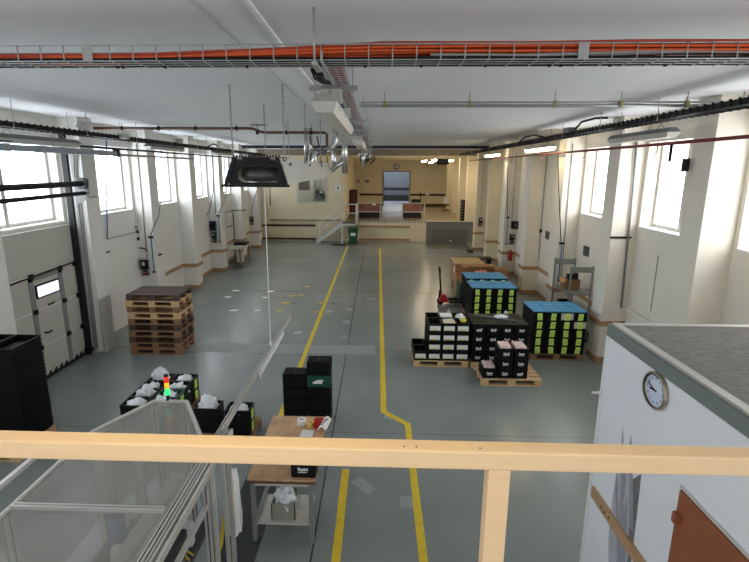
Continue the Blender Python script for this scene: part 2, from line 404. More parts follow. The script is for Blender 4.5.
# ------------------------------------------------------------------ stage furniture
c = thing('wall_clock', 'round wall clock above the rear doorway', 'clock', (1.52,38.96,4.2))
MB().tube([(1.52+.2*math.cos(a),38.94,4.4+.2*math.sin(a)) for a in [2*PI*k/24 for k in range(24)]],.03,6,closed=True).build('rim', blackm, c, w=True)
MB().cyl((1.52,38.99,4.4),(1.52,38.95,4.4),.19,24).build('face', clockf, c, w=True)
MB().bar((1.52,38.94,4.4),(1.42,38.94,4.43),.015,.02).build('minute_hand', black, c, w=True); MB().bar((1.52,38.94,4.4),(1.46,38.94,4.36),.015,.02).build('hour_hand', black, c, w=True)
single(MB().box(-1.08,-.72,38.94,39,3.1,3.34), 'wall_plate', midgrey, 'small grey plate on rear wall left of the doorway', 'plate')
single(MB().box(-1.7,-1.5,38.94,39,3.1,3.34), 'wall_plate', midgrey, 'small grey plate on rear wall beside the dark red cabinet', 'plate')
single(MB().box(3.95,4.25,38.9,38.95,2.1,2.24), 'notice', white, 'white notice on the maroon strip right of the doorway', 'notice')
c = thing('red_cabinet', 'tall narrow dark red cabinet on the platform by the annex corner', 'cabinet', (-1.62,31.6,SZ))
MB().box(-1.88,-1.36,31.3,31.9,SZ,2.86).build('body', maroon, c, w=True, bevel=.01); MB().box(-1.85,-1.39,31.28,31.3,SZ+.05,2.8).build('door', maroon, c, w=True); MB().box(-1.44,-1.41,31.26,31.28,2.0,2.15).build('handle', galv, c, w=True)
for i,(x0,x1,lab) in enumerate(((-1.17,.28,'crate cart with red-brown top board behind railing, left of the doorway'),(1.55,2.72,'crate cart with red-brown top board behind railing, right of the doorway'))):
    c = thing('crate_cart', lab, 'cart', ((x0+x1)/2,29,SZ))
    MB().box(x0,x1,28.9,29.3,1.62,2.14).build('board', redbrown, c, w=True, bevel=.02)
    q = MB()
    for k in range(5): q.box(x0+.02,x1-.02,28.92,28.96,SZ+.08+.1*k,SZ+.14+.1*k)
    q.box(x0+.02,x1-.02,28.98,29.3,SZ+.05,1.62); q.build('rack', ribbed, c, w=True)
    for k in range(4): MB().cyl((x0+.15+(x1-x0-.3)*(k%2),28.95+.25*(k//2),SZ+.05),(x0+.19+(x1-x0-.3)*(k%2),28.95+.25*(k//2),SZ+.05),.05,10).build('wheel', rubber, c, w=True)
single(MB().box(-.32,-.12,28.885,28.9,2.02,2.14), 'notice', white, 'white paper notice on the left red-brown crate cart', 'notice')
c = thing('desk', 'small dark standing desk with pole near the rear wall', 'desk', (3.0,36.5,SZ))
MB().box(2.62,3.34,36.2,36.8,1.84,1.92).build('top', black, c, w=True); MB().box(3.27,3.33,36.4,36.46,1.92,2.5).build('pole', blackm, c, w=True); MB().box(2.7,3.25,36.25,36.75,1.5,1.84).build('drawer_unit', darkgrey, c, w=True)
for x in (2.66,3.3): MB().box(x-.03,x+.03,36.25,36.75,SZ,1.84).build('leg', blackm, c, w=True)
c = thing('office_chair', 'black and white office chair on the platform near right wall', 'chair', (5.0,34.4,SZ))
MB().box(4.78,5.22,34.2,34.65,1.62,1.7).build('seat', black, c, w=True, bevel=.02); MB().box(4.8,5.2,34.6,34.66,1.75,2.2).build('backrest', white, c, w=True, bevel=.02); MB().cyl((5,34.42,SZ+.08),(5,34.42,1.62),.03,8).build('column', galv, c, w=True)
q = MB()
for k in range(5):
    a = 2*PI*k/5; q.bar((5,34.42,SZ+.1),(5+.27*math.cos(a),34.42+.27*math.sin(a),SZ+.05),.05,.03)
q.build('star_base', blackm, c, w=True)
c = thing('hazard_post', 'black rubber buffer post with pale notches at platform edge', 'buffer', (5.12,28.15,SZ))
MB().box(4.98,5.2,28.05,28.3,SZ,2.45).build('post', black, c, w=True, bevel=.02)
q = MB()
for k in range(7): q.prism([(4.98,SZ+.1+.17*k),(5.1,SZ+.16+.17*k),(5.1,SZ+.21+.17*k),(4.98,SZ+.15+.17*k)], 'y', 28.04, 28.05)
q.build('stripes', midgrey, c, w=True)
# dock leveller + ramp plate
c = thing('dock_leveller', 'grey steel dock leveller set in platform front by right wall', 'dock leveller', (4.1,27.4,0))
MB().box(2.86,5.62,27.38,27.59,0,SZ).build('body', dockgrey, c, w=True); MB().box(3.22,4.25,27.36,27.38,.05,.8).build('panel', mat('dock_panel_a',(104,106,102),.5), c, w=True, bevel=.004); MB().box(4.27,5.3,27.36,27.38,.05,.8).build('panel', MATS['dock_panel_a'], c, w=True, bevel=.004)
MB().box(2.86,5.62,27.3,27.59,SZ,SZ+.03).build('lip', galv, c, w=True)
q = MB()
for k in range(5): q.cb((3.12,27.375,.15+.16*k),(.04,.012,.05))
q.build('vent_slots', black, c, w=True)
MB().box(4.25,4.4,27.35,27.36,.06,.12).build('plate', white, c, w=True)
single(MB().box(2.84,5.16,25.05,27.36,0,.012), 'floor_plate', mat('dark_steel_plate',(84,84,78),.5,.3), 'dark steel plate on the floor before the dock leveller', 'plate')
# platform fence
c = thing('platform_fence', 'low grey pipe railing along the platform front edge', 'railing', (.8,27.42,SZ))
for x in (-1.17,.17,1.46,2.74): MB().box(x-.03,x+.03,27.4,27.45,SZ-.1,2.3).build('post', lightgrey, c, w=True)
for z in (2.27,1.76): MB().box(-1.17,2.74,27.41,27.44,z-.025,z+.025).build('rail', lightgrey, c, w=True)
q = MB().box(-1.14,2.84,27.33,27.35,SZ-.05,SZ+.03); e = q.build('toe_board', wall_w, c, w=True)
q = MB()
for k in range(22): q.prism([(-1.1+.18*k,SZ-.05),(-1.03+.18*k,SZ-.05),(-.97+.18*k,SZ+.03),(-1.04+.18*k,SZ+.03)],'y',27.322,27.33)
z_ = q.build('hazard_stripes', black, e); z_.location = (-c.location.x,-c.location.y,-c.location.z)
# stairs
c = thing('stairs', 'white steel stairs with handrail up to the platform', 'stairs', (-2.4,26.9,0))
for y in (26.45,27.2): MB().bar((-3.48,y,.06),(-2.02,y,1.14),.05,.16).build('stringer', whitepl, c, w=True)
for k in range(6): MB().box(-3.3+.23*k-.12,-3.3+.23*k+.1,26.47,27.18,.17*(k+1)-.02,.17*(k+1)+.01).build('tread', darkgrey, c, w=True)
MB().box(-2.05,-1.16,26.42,27.3,1.06,1.16).build('landing', whitepl, c, w=True); MB().box(-2.03,-1.18,26.44,27.28,1.16,1.17).build('landing_deck', darkgrey, c, w=True)
for x in (-2.02,-1.2): MB().box(x-.04,x+.04,26.42,26.5,0 if x < -1.5 else 1.06,1.06 if x<-1.5 else 2.28).build('post', whitepl, c, w=True)
MB().box(-3.34,-3.27,26.42,26.48,.1,1.25).build('post', whitepl, c, w=True)
for z in (0,-.5): MB().bar((-3.3,26.45,1.22+z),(-1.98,26.45,2.26+z),.04,.045).build('handrail', whitepl, c, w=True)
for z in (2.26,1.76): MB().bar((-1.98,26.45,z),(-1.2,26.45,z),.04,.045).build('handrail', whitepl, c, w=True)
single(MB().box(-2.5,-1.75,25.85,26.1,0,.05), 'floor_threshold', black, 'black rubber mat strip at the foot of the stair landing', 'mat')
c = thing('wheelie_bin', 'green wheelie bin with white label beneath the stair landing', 'bin', (-1.36,26.05,0))
MB().frustum((-1.56,-1.16,25.88,26.25),(-1.64,-1.08,25.82,26.4),.06,.92).build('body', binm, c, w=True, bevel=.02); MB().frustum((-1.66,-1.06,25.8,26.42),(-1.6,-1.12,25.85,26.38),.92,1.0).build('lid', binm, c, w=True)
MB().box(-1.5,-1.22,25.815,25.825,.55,.72).build('label', white, c, w=True)
for x in (-1.62,-1.12): MB().cyl((x-.03,26.33,.1),(x+.03,26.33,.1),.1,12).build('wheel', rubber, c, w=True)

# ------------------------------------------------------------------ overhead door (left)
c = thing('sectional_door', 'beige sectional overhead door with wicket door in the left wall', 'door', (-6.75,8.75,0))
ZB = [.06,.70,1.446,2.165,3.04]
for a,b2 in zip(ZB[:-1],ZB[1:]):
    MB().box(-6.80,-6.75,7.62,9.96,a+.006,b2-.006).build('panel', doorp, c, w=True, bevel=.006)
for z in ZB[1:-1]: MB().box(-6.798,-6.748,7.62,9.96,z-.006,z+.006).build('seam', white, c, w=True)
for y in (8.57,9.43): MB().box(-6.75,-6.735,y-.06,y+.06,.08,2.12).build('wicket_frame', midgrey, c, w=True)
MB().box(-6.75,-6.735,8.51,9.49,2.06,2.14).build('wicket_frame', midgrey, c, w=True)
wf = MB().box(-6.75,-6.725,8.66,9.35,1.68,1.965).build('window_gasket', black, c, w=True, bevel=.02)
q = MB().box(-6.724,-6.718,8.70,9.31,1.715,1.93).build('window_pane', pane_s, wf); q.location = (-Vector(c.location))
MB().box(-6.75,-6.73,8.96,9.14,1.47,1.51).build('latch_plate', darkgrey, c, w=True)
MB().box(-6.74,-6.66,8.73,8.76,.95,.98).box(-6.68,-6.66,8.73,8.87,.95,.98).build('handle', black, c, w=True)
for z in ZB[1:4]:
    for y in (8.57,9.43,9.9): MB().box(-6.735,-6.70,y-.05,y+.05,z-.045,z+.045).build('hinge', blackm, c, w=True)
MB().bar((-6.72,7.7,2.12),(-6.72,9.92,2.2),.02,.03).build('pull_bar', blackm, c, w=True)
q = MB()
for k in range(14): q.prism([(7.62+.17*k,0.0),(7.73+.17*k,0.0),(7.79+.17*k,.13),(7.72+.17*k,.13)],'x',-6.748,-6.742)
q.build('hazard_stripes', black, c, w=True)
MB().box(-6.80,-6.74,7.62,9.96,0,.06).build('bottom_seal', rubber, c, w=True)
MB().box(-6.74,-6.62,9.93,10.0,0,5.0).build('track', rubber, c, w=True); MB().box(-6.80,-6.62,7.55,7.62,0,5.0).build('track', rubber, c, w=True)
c = thing('door_spring_shaft', 'pair of black torsion shafts with bearing plate high on left', 'door shaft', (-6.2,8.5,3.7))
MB().cyl((-6.2,6.6,3.91),(-6.2,9.68,3.92),.055,14).build('spring', rubber, c, w=True); MB().cyl((-6.2,6.6,3.69),(-6.2,9.75,3.72),.04,12).build('shaft', blackm, c, w=True)
MB().cyl((-6.2,9.66,3.92),(-6.2,9.74,3.92),.12,18).build('drum', darkgrey, c, w=True); MB().prism([(-6.41,3.5),(-6.3,3.5),(-6.12,3.7),(-6.1,4.02),(-6.41,4.02)],'y',9.76,9.775).build('bearing_plate', midgrey, c, w=True); MB().box(-6.4,-6.16,9.78,10.1,3.6,3.66).build('bracket', galv, c, w=True)
# cables on the pillar side beside the door
for i,x in enumerate((-6.58,-6.53)): single(MB().tube([(x-.02,10.08,.1),(x,10.08,2),(x,10.08,4.2),(x+.05,10.07,4.5),(x+.25,10.05,4.62)],.018 if i else .012,8), 'door_cable', greyc, ('thicker','thinner')[1-i]+' grey cable clipped up the pillar beside the overhead door', 'cable')
c = thing('door_floor_lock', 'black floor bolt at the foot of the door track', 'lock', (-6.7,9.98,0)); MB().box(-6.72,-6.55,9.86,9.96,.1,.18).build('bolt', blackm, c, w=True); MB().box(-6.66,-6.52,9.97,10.06,0,.12).build('anchor', galv, c, w=True)
single(MB().box(-6.36,-6.33,10.05,10.46,0,1.28), 'leaning_board', lightgrey, 'pale grey board leaning against the pillar beside the overhead door', 'board', bevel=.004)
single(MB().box(-6.86,-6.8,10.7,10.85,0,.05).box(-6.80,-6.55,10.7,10.85,0,.05), 'door_stop', black, 'small black wedge on the floor beside the pallet stack', 'wedge')

# ------------------------------------------------------------------ pallets
def make_pallet(m):
    t = thing('wooden_pallet', 'p', 'pallet', (0,0,0))
    q = MB()
    for k in range(5):
        w_ = .145 if k in (0,2,4) else .1; yc = (-.327,-.165,0,.165,.327)[k]
        q.box(-.6,.6,yc-w_/2,yc+w_/2,.122,.144)
    for x in (-.527,0,.527): q.box(x-.0725,x+.0725,-.4,.4,.1,.122)
    q.build('deck', m, t)
    for y in (-.35,0,.35):
        for x in (-.527,0,.527):
            MB().box(x-.0725,x+.0725,y-.05,y+.05,.022,.1).build('block', m, t)
        MB().box(-.6,.6,y-.05,y+.05,0,.022).build('bottom_board', m, t)
    return t
PAL = {}
def pallet(kind, loc, rz, label, group=None):
    if kind not in PAL:
        PAL[kind] = make_pallet({'d':wood_d,'m':wood_m,'l':wood_l}[kind])
        p = PAL[kind]; p.location = loc; p.rotation_euler = (0,0,rz); p['label'] = label
        if group: p['group'] = group
        return p
    p = cp(PAL[kind], loc, rz, label)
    if group: p['group'] = group
    elif 'group' in p: del p['group']
    return p
ordw = ['bottom','second','third','fourth','fifth','sixth','seventh','eighth','ninth','topmost']
kinds = ['m','m','d','m','d','m','l','m','l','d']
for k in range(10):
    pallet(kinds[k], (-5.09+rnd.uniform(-.02,.02),10.38+rnd.uniform(-.02,.02),.1445*k), rnd.uniform(-.012,.012),
           ('%s pallet of the bare wooden pallet stack by left wall' % ordw[k]) if k else 'lowest pallet of the bare wooden pallet stack, standing on the floor', 'bare wooden pallets stacked by the left wall')

# ------------------------------------------------------------------ crates
CW, CD, CH = .294, .394, .21
def body_mb(h=CH, w_=CW, d_=CD):
    q = MB(); t = .012; x, y = w_/2, d_/2
    q.box(-x+.01,x-.01,-y+.01,y-.01,0,.012)
    for s_ in (-1,1):
        q.box(*sorted((s_*(x-.008),s_*(x-.008-t))),-y+.008,y-.008,.012,h-.02); q.box(-x+.02,x-.02,*sorted((s_*(y-.008),s_*(y-.008-t))),.012,h-.02)
        q.box(*sorted((s_*x,s_*(x-.022))),-y,y,h-.022,h); q.box(-x+.022,x-.022,*sorted((s_*y,s_*(y-.022))),h-.022,h)
        for k in (-1,0,1):
            q.box(*sorted((s_*(x-.008),s_*(x-.001))),k*.12-.008,k*.12+.008,.03,h-.022)
        for k in (-1,1): q.box(k*.125-.008,k*.125+.008,*sorted((s_*(y-.008),s_*(y-.001))),.01,h-.022)
    return q
ME = {}
def mesh_of(key, fn, m):
    if key not in ME:
        o = fn().build(key, m, org=(0,0,0)); ME[key] = o.data; bpy.data.objects.remove(o)
    return ME[key]
def part(name, me, parent, loc=(0,0,0), rot=None):
    o = bpy.data.objects.new(name, me); COL.objects.link(o); o.parent = parent; o.location = loc
    if rot: o.rotation_euler = rot
    return o
yF = -CD/2-.001
def lab_lime(v):
    r_ = random.Random(v); q = MB(); a = r_.uniform(-.008,.008)
    q.prism([(-.055+a,.02),(.055+a,.02),(.058-a,.175),(-.052-a,.175)],'y',yF-.006,yF-.002)
    q.cur = 1
    for k in range(3): q.box(-.035+.01*k,.02+.01*k*r_.random(),yF-.0072,yF-.006,.06+.03*k,.066+.03*k)
    return q
def lab_white():
    q = MB().box(-.115,.115,yF-.006,yF-.002,.05,.155); q.cur = 1; q.box(-.09,.06,yF-.0075,yF-.006,.056,.078); return q
def lab_print(v):
    r_ = random.Random(v); q = MB()
    for k in range(4): q.box(-.06+.03*k,-.037+.03*k,yF-.004,yF-.001,.09+r_.uniform(-.01,.01),.125+r_.uniform(-.01,.015))
    q.box(-.06,.045,yF-.004,yF-.001,.07,.08)
    return q
def lid_mb():
    q = MB().box(-CW/2-.001,CW/2+.001,-CD/2-.001,CD/2+.001,0,.012)
    q.box(-CW/2+.012,CW/2-.012,-CD/2+.012,-.012,.012,.022).box(-CW/2+.012,CW/2-.012,.012,CD/2-.012,.012,.022)
    return q
def crate(loc, rz, label, group=None, lab=None, lid=None, bm='k', v=0):
    t = thing('storage_crate', label, 'crate', loc, rz, group)
    part('body', mesh_of('crate_body_'+bm, body_mb, black if bm == 'k' else green), t)
    if lab == 'lime': part('label', mesh_of('lime_card_%d' % (v%5), lambda: lab_lime(v%5), [lime, darkgrey]), t)
    elif lab == 'white': part('label', mesh_of('white_card', lab_white, [white, yellowc]), t)
    elif lab == 'print': part('print', mesh_of('white_print_%d' % (v%5), lambda: lab_print(v%5), white), t)
    if lab == 'lime' and v in (2*7+4*3,3*7+3*3) and lid is not False and 3.4 < loc[0] < 4.8 and loc[1] < 10.6: part('front_card', mesh_of('front_card', lambda: MB().box(-.135,.135,yF-.0015,yF-.0005,.03,.18), lightgrey), t)
    if lid:
        l_ = part('lid', mesh_of('crate_lid_'+lid, lid_mb, blue if lid == 'b' else black), t, (0,0,CH-.003))
        if (v+int(loc[1]*10))%2: part('hand_slot', mesh_of('lid_slot', lambda: MB().box(-.06,.06,-.012,.012,.012,.021), darkgrey), l_)
    return t
TW = {4:['bottom','second','third','top'],5:['bottom','second','third','fourth','top'],2:['lower','upper'],3:['bottom','middle','top'],1:['only']}
CWd = ['leftmost','second','third','rightmost']
def block(x0, y0, ncol, nrow, ntier, desc, lab, lid=None, z0=.145, skip=None, grp=None, th=None):
    th = th or CH
    for i in range(ncol):
        for j in range(nrow):
            nt_ = skip(i,j) if skip else ntier
            for k in range(nt_):
                row = 'front' if j == 0 else 'rear'
                lb = 'black crate, %s tier, %s column of the %s row, %s' % (TW[ntier][k], CWd[i], row, desc)
                crate((x0+.15+.3*i+rnd.uniform(-.003,.003), y0+.2+.4*j, z0+th*k), 0, lb, grp, lab if j == 0 else None, lid if k == nt_-1 else None, v=i*7+k*3+j)
# right foremost-left pallet with white labels
pallet('l', (1.42,9.97,0), 0, 'light pallet beneath the black crates with white labels')
block(.82, 9.57, 4, 2, 4, 'white-labelled stack beside the aisle', 'white', skip=lambda i,j: 1 if i == 0 else 4, grp='white-labelled crates', th=.214)
# black lidded stack
pallet('l', (2.66,9.925,0), 0, 'light pallet under the black lidded crate stack')
block(2.06, 9.53, 4, 2, 4, 'black-lidded stack in the middle', 'print', 'k', grp='black-lidded crates')
# small pallet in front
pallet('l', (2.71,9.10,0), 0, 'pale new pallet in front, carrying a few crates with pink sheets')
block(2.13, 8.73, 3, 1, 3, 'foremost pallet with pink packs', 'print', skip=lambda i,j: (1,3,3)[i], grp='crates with pink packs')
# blue stack near the right wall
pallet('m', (4.1,10.45,0), 0, 'pallet under the blue-lidded crates nearest the right pillar')
block(3.5, 10.05, 4, 2, 5, 'blue-lidded stack beside the pillar', 'lime', 'b', grp='blue-lidded crates beside the pillar', th=.196)
# two blue stacks further back
pallet('m', (3.14,12.5,0), 0, 'pallet under the front one of two adjoining blue-lidded stacks')
block(2.54, 12.1, 4, 2, 5, 'nearer of two adjoining blue stacks', 'lime', 'b', grp='blue-lidded crates, nearer stack', th=.196)
pallet('m', (3.2,13.62,0), 0, 'pallet under the rear one of two adjoining blue-lidded stacks')
block(2.6, 13.22, 4, 2, 5, 'farther of two adjoining blue stacks', 'lime', 'b', grp='blue-lidded crates, farther stack', th=.196)
# lumpy packs
def lump(name, m, loc, sx, sy, sz, label, cat, group=None, seed=0, rz=0., amp=.35):
    bm = bmesh.new(); bmesh.ops.create_icosphere(bm, subdivisions=3, radius=1)
    r_ = random.Random(seed); ph = [r_.uniform(0,6) for _ in range(9)]
    for v in bm.verts:
        c_ = v.co; n = math.sin(c_.x*5+ph[0])*math.sin(c_.y*6+ph[1])+.7*math.sin(c_.z*9+ph[2]+c_.x*7)+.5*math.sin(c_.x*13+c_.y*11+ph[3])
        k = 1+amp*.4*n+r_.uniform(-amp,amp)*.18
        z = max(c_.z*k, -.3)
        v.co = Vector((c_.x*k*sx, c_.y*k*sy, (z+.3)*sz/1.3))
    me = bpy.data.meshes.new(name); bm.to_mesh(me); bm.free(); me.materials.append(m)
    for p in me.polygons: p.use_smooth = seed % 2 == 0
    o = bpy.data.objects.new(name, me); COL.objects.link(o); o.location = loc; o.rotation_euler = (0,0,rz)
    return tag(o, label, cat, group)
def sheetpack(loc, label, seed):
    r_ = random.Random(seed); q = MB()
    for k in range(6):
        a = r_.uniform(-.02,.02); x = -.11+.036*k
        q.prism([(x,-.15+a),(x+.033,-.15+a),(x+.033,.15+a),(x,.15+a)],'z',0,.05+r_.uniform(0,.03))
    q.v = [Vector((v.x,v.y,v.z)) for v in q.v]
    o = q.build('pink_sheets', pink, org=(0,0,0)); o.location = loc; tag(o, label, 'paper pack'); return o
zt3 = .145+3*CH
sheetpack((2.58,8.93,zt3-.035), 'pink sheet pack in the taller middle crate of the foremost pallet', 1)
sheetpack((2.88,8.93,zt3-.035), 'pink sheet pack in the right-hand tall crate of the foremost pallet', 2)
sheetpack((2.28,8.93,.145+CH-.035), 'pink sheet pack in the single low crate of the foremost pallet', 3)
# contents on the white-labelled stack
zt4 = .145+4*.214
single(MB().box(1.44,1.70,10.05,10.3,zt4-.02,zt4+.01), 'white_sheet', white, 'white paper sheet on top of the white-labelled crates, at the rear', 'paper')
single(MB().prism([(1.45,9.6),(1.71,9.62),(1.69,9.9),(1.46,9.88)],'z',zt4-.03,zt4+.004), 'cream_sheet', mat('cream_card',(214,206,178),.7), 'cream paper sheet on the white-labelled crates, in front of the white one', 'paper')
lump('crumpled_packet', white, (1.88,10.05,zt4-.06), .1,.12,.13, 'crumpled white packet on the white-labelled crates, top right corner', 'packet', seed=11)
lump('yellow_packet', yellowc, (1.92,9.86,zt4-.06), .06,.06,.09, 'small yellow packet beside the crumpled white one on the crates', 'packet', seed=12)
zl = .145+4*CH+.016
single(MB().bar((2.2,10.2,zl+.012),(3.05,9.8,zl+.012),.025,.02), 'long_tool', steel, 'long thin metal bar lying across the black crate lids', 'bar')
lump('white_bag', bagm, (2.78,10.05,zl), .16,.1,.06, 'flat white plastic bag lying on the black crate lids', 'bag', seed=14)
lump('white_rag', white, (3.45,12.04,.0), .08,.05,.55, 'white wrapping hanging low in front of the nearer blue stack', 'wrapping', seed=16)

# left group of open crates with bags
pallet('m', (-3.63,7.18,0), PI/2, 'pallet under the open crates with plastic bags, left group')
rows = ['nearest','second','third','farthest']
for i in range(2):
    for j in range(4):
        for k in range(2):
            g_ = (i == 1 and j == 1 and k == 1)
            crate((-3.86+.42*i, 6.75+.3*j, .145+CH*k), PI/2, '%s crate, %s tier, %s row of the %s column, left open-crate group' % ('green' if g_ else 'black', TW[2][k], rows[j], ('left','right')[i]),
                  None if g_ else 'open crates with plastic bags', 'lime' if (i == 1 and j in (1,3)) else None, bm='g' if g_ else 'k', v=i+2*j+k)
        hgt = {(0,3):.32,(0,1):.26,(0,0):.2,(1,0):.26}.get((i,j),.19)
        lump('plastic_bag', bagm, (-3.86+.42*i, 6.75+.3*j, .145+CH+.05), .165,.12,hgt, 'crumpled clear plastic bag in %s crate of the %s column, left group' % (rows[j], ('left','right')[i]), 'bag', 'bags in the open crates', seed=20+i*5+j*3, rz=i*1.3+j, amp=.5)
pallet('m', (-2.52,6.68,0), 0, 'pallet under the two small crate piles left of the bench')
for n_,(x,y) in enumerate(((-2.66,6.7),(-2.15,6.66))):
    for k in range(2): crate((x,y,.145+CH*k), PI/2, 'black crate, %s of the %s small pile between machine beam and bags' % (TW[2][k], ('left','right')[n_]), 'small piles by the beam', 'lime' if n_ else None, v=k+n_)
    lump('plastic_bag', bagm, (x,y,.145+CH+.06), .16,.11,.3 if n_ == 0 else .17, ('tall clear plastic bag in left small crate pile' if n_ == 0 else 'white packets in the right small crate pile beside the beam'), 'bag', seed=51+n_, amp=.55)

# dark stack behind the bench
for i,(x,n_) in enumerate(((-1.36,4),(-.95,5))):
    for k in range(n_):
        g_ = i == 1 and k == 3
        t = crate((x,7.3,.005+.22*k), PI/2, ('green crate with white print, second from top behind the bench' if g_ else 'black crate, %s tier of the %s pile behind the wooden bench' % (TW[5][k] if k < n_-1 else 'top', ('left shorter','right taller')[i])), None if g_ else 'dark crates behind the bench', None, 'k' if k == n_-1 else None, bm='g' if g_ else 'k')
        if g_: MB().box(-.1,.06,-CW/2-.006,-CW/2-.003,.07,.1).prism([(-.09,.1),(.05,.1),(.09,.14),(-.02,.14)],'y',-CW/2-.006,-CW/2-.003).build('print', white, t).rotation_euler = (0,0,-PI/2)
        elif k == 0: MB().box(-.06,.02,-CW/2-.006,-CW/2-.003,.08,.12).build('print', white, t).rotation_euler = (0,0,-PI/2)

# tall stack of nested black trays, left edge
def tray_mb():
    q = MB(); x,y,h = .2,.3,.09
    q.frustum((-x+.02,x-.02,-y+.02,y-.02),(-x+.018,x-.018,-y+.018,y-.018),0,.006)
    for s_ in (-1,1):
        q.box(*sorted((s_*(x-.012),s_*(x-.02))),-y+.012,y-.012,.0,h); q.box(-x+.012,x-.012,*sorted((s_*(y-.012),s_*(y-.02))),.0,h)
        q.box(*sorted((s_*x,s_*(x-.02))),-y,y,h-.016,h); q.box(-x,x,*sorted((s_*y,s_*(y-.02))),h-.016,h)
    return q
pallet('l', (-5.82,6.32,0), 0, 'pallet under the tall nested black tray stacks at the far left')
tcnt = 0
for i,x in enumerate((-5.85,-5.44)):
    for k in range(25):
        t = tag(part('nested_tray', mesh_of('tray', tray_mb, black), None, (x,6.42,.146+.0605*k)), 'black tray in the %s of two tall nested tray stacks' % (('left','right')[i]), 'tray', 'nested trays %s stack' % (('left','right')[i]))

# ------------------------------------------------------------------ workbench
c = thing('workbench', 'wooden topped workbench on grey steel legs beside the machine', 'workbench', (-1.045,5.22,0))
MB().box(-1.43,-.66,4.54,5.91,.832,.85).build('top', table_w, c, w=True, bevel=.003); MB().box(-1.43,-.66,4.54,5.91,.80,.832).build('edge', table_e, c, w=True)
for x in (-1.38,-.72):
    for y in (4.6,5.85): MB().box(x-.025,x+.025,y-.025,y+.025,0,.8).build('leg', midgrey, c, w=True)
    MB().box(x-.02,x+.02,4.62,5.83,.2,.25).build('side_rail', midgrey, c, w=True)
MB().box(-1.36,-.74,4.58,4.62,.74,.8).build('apron', lightgrey, c, w=True); MB().box(-1.36,-.74,4.62,5.1,.2,.23).build('shelf', lightgrey, c, w=True)
c = thing('grey_bin', 'grey plastic bin on the shelf under the workbench', 'bin', (-1.06,4.82,.23))
q = MB(); x0,x1,y0,y1 = -1.2,-.92,4.66,4.96
q.frustum((x0+.02,x1-.02,y0+.02,y1-.02),(x0+.02,x1-.02,y0+.02,y1-.02),.23,.24)
for (a,b2,cc,d2) in ((x0,x1,y0,y0+.012),(x0,x1,y1-.012,y1),(x0,x0+.012,y0,y1),(x1-.012,x1,y0,y1)): q.box(a,b2,cc,d2,.23,.44)
q.build('body', greybox, c, w=True)
q = MB()
for x in (-1.13,-1.06,-.99): q.box(x-.006,x+.006,y0-.006,y0,.25,.42)
q.build('ribs', greybox, c, w=True)
lump('plastic_bag', bagm, (-1.06,4.8,.3), .13,.13,.26, 'crumpled clear bag bulging from the grey bin under the bench', 'bag', seed=61, amp=.5)
crate((-.80,4.78,.85), 0, 'black crate with white print standing on the near end of the workbench', None, 'print')
def roll(x,y,r,h,label,m):
    q = MB(); n = 20
    for ro,ri in ((r,r*.5),):
        vs = []
        for k in range(n):
            a = 2*PI*k/n; vs += [(x+ro*math.cos(a),y+ro*math.sin(a),.85),(x+ro*math.cos(a),y+ro*math.sin(a),.85+h),(x+ri*math.cos(a),y+ri*math.sin(a),.85+h),(x+ri*math.cos(a),y+ri*math.sin(a),.85)]
        fs = []
        for k in range(n):
            o1, o2 = 4*k, 4*((k+1)%n)
            for e1 in range(4): fs.append((o1+e1,o2+e1,o2+(e1+1)%4,o1+(e1+1)%4))
        q.add(vs,fs)
    return single(q,'label_roll',m,label,'roll')
roll(-1.0,5.71,.062,.07,'white label roll standing on the far end of the workbench',white)
roll(-.875,5.66,.05,.06,'yellow tape roll beside the red box on the workbench',mat('yellow_roll',(222,190,110),.5))
single(MB().box(-.82,-.70,5.6,5.75,.85,.93),'red_box',red,'small red box on the workbench behind the white sheets','box',bevel=.004)
single(MB().prism([(-.98,5.38),(-.82,5.36),(-.80,5.53),(-.96,5.55)],'z',.85,.862),'paper_stack',white,'stack of white labels lying flat on the workbench','paper')
q = MB()
for k in range(8):
    a0 = k/8; a1 = (k+1)/8; zf = lambda a: .86+.10*math.sin(a*2.6)+.02
    P = lambda a,u: (-.78+.14*a+.05*u, 5.42+.28*u, zf(a)-.0)
    q.add([P(a0,0),P(a1,0),P(a1,1),P(a0,1),tuple(Vector(P(a0,0))-Vector((0,0,.003))),tuple(Vector(P(a1,0))-Vector((0,0,.003))),tuple(Vector(P(a1,1))-Vector((0,0,.003))),tuple(Vector(P(a0,1))-Vector((0,0,.003)))],[(0,1,2,3),(7,6,5,4),(0,4,5,1),(2,6,7,3)])
q.cur = 1
for k in range(4): q.box(-.72+.014*k,-.69+.02*k,5.47+.045*k,5.49+.045*k,.982,.985)
single(q,'curled_sheet',[white,darkgrey],'curled white printed sheet at the right edge of the workbench','paper')

# ------------------------------------------------------------------ enclosed machine, near left
MZ = 1.7
c = thing('enclosed_machine', 'aluminium framed machine under clear polycarbonate covers, bottom left', 'machine', (-2.2,3.4,0))
ring = [(-2.79,1.7),(-2.79,4.07),(-2.475,4.69),(-2.107,4.70),(-1.716,4.06),(-1.575,3.78),(-1.575,1.7)]
MB().prism(ring,'z',MZ-.012,MZ-.006).build('top_cover', poly, c, w=True)
for a,b2 in zip(ring[:-1],ring[1:]):
    if a[0] == -1.575 and b2[0] == -1.575: continue
    q = MB().bar((a[0],a[1],MZ-.01),(b2[0],b2[1],MZ-.01),.035,.035); q.bar((a[0],a[1],MZ+.008),(b2[0],b2[1],MZ+.008),.012,.01); q.build('frame_profile', alu, c, w=True)
q = MB().bar((-2.79,3.02,MZ),(-1.6,3.02,MZ),.045,.04); q.cur = 1; q.bar((-2.77,3.02,MZ+.0205),(-1.6,3.02,MZ+.0205),.01,.002); q.build('cross_profile', [alu,midgrey], c, w=True)
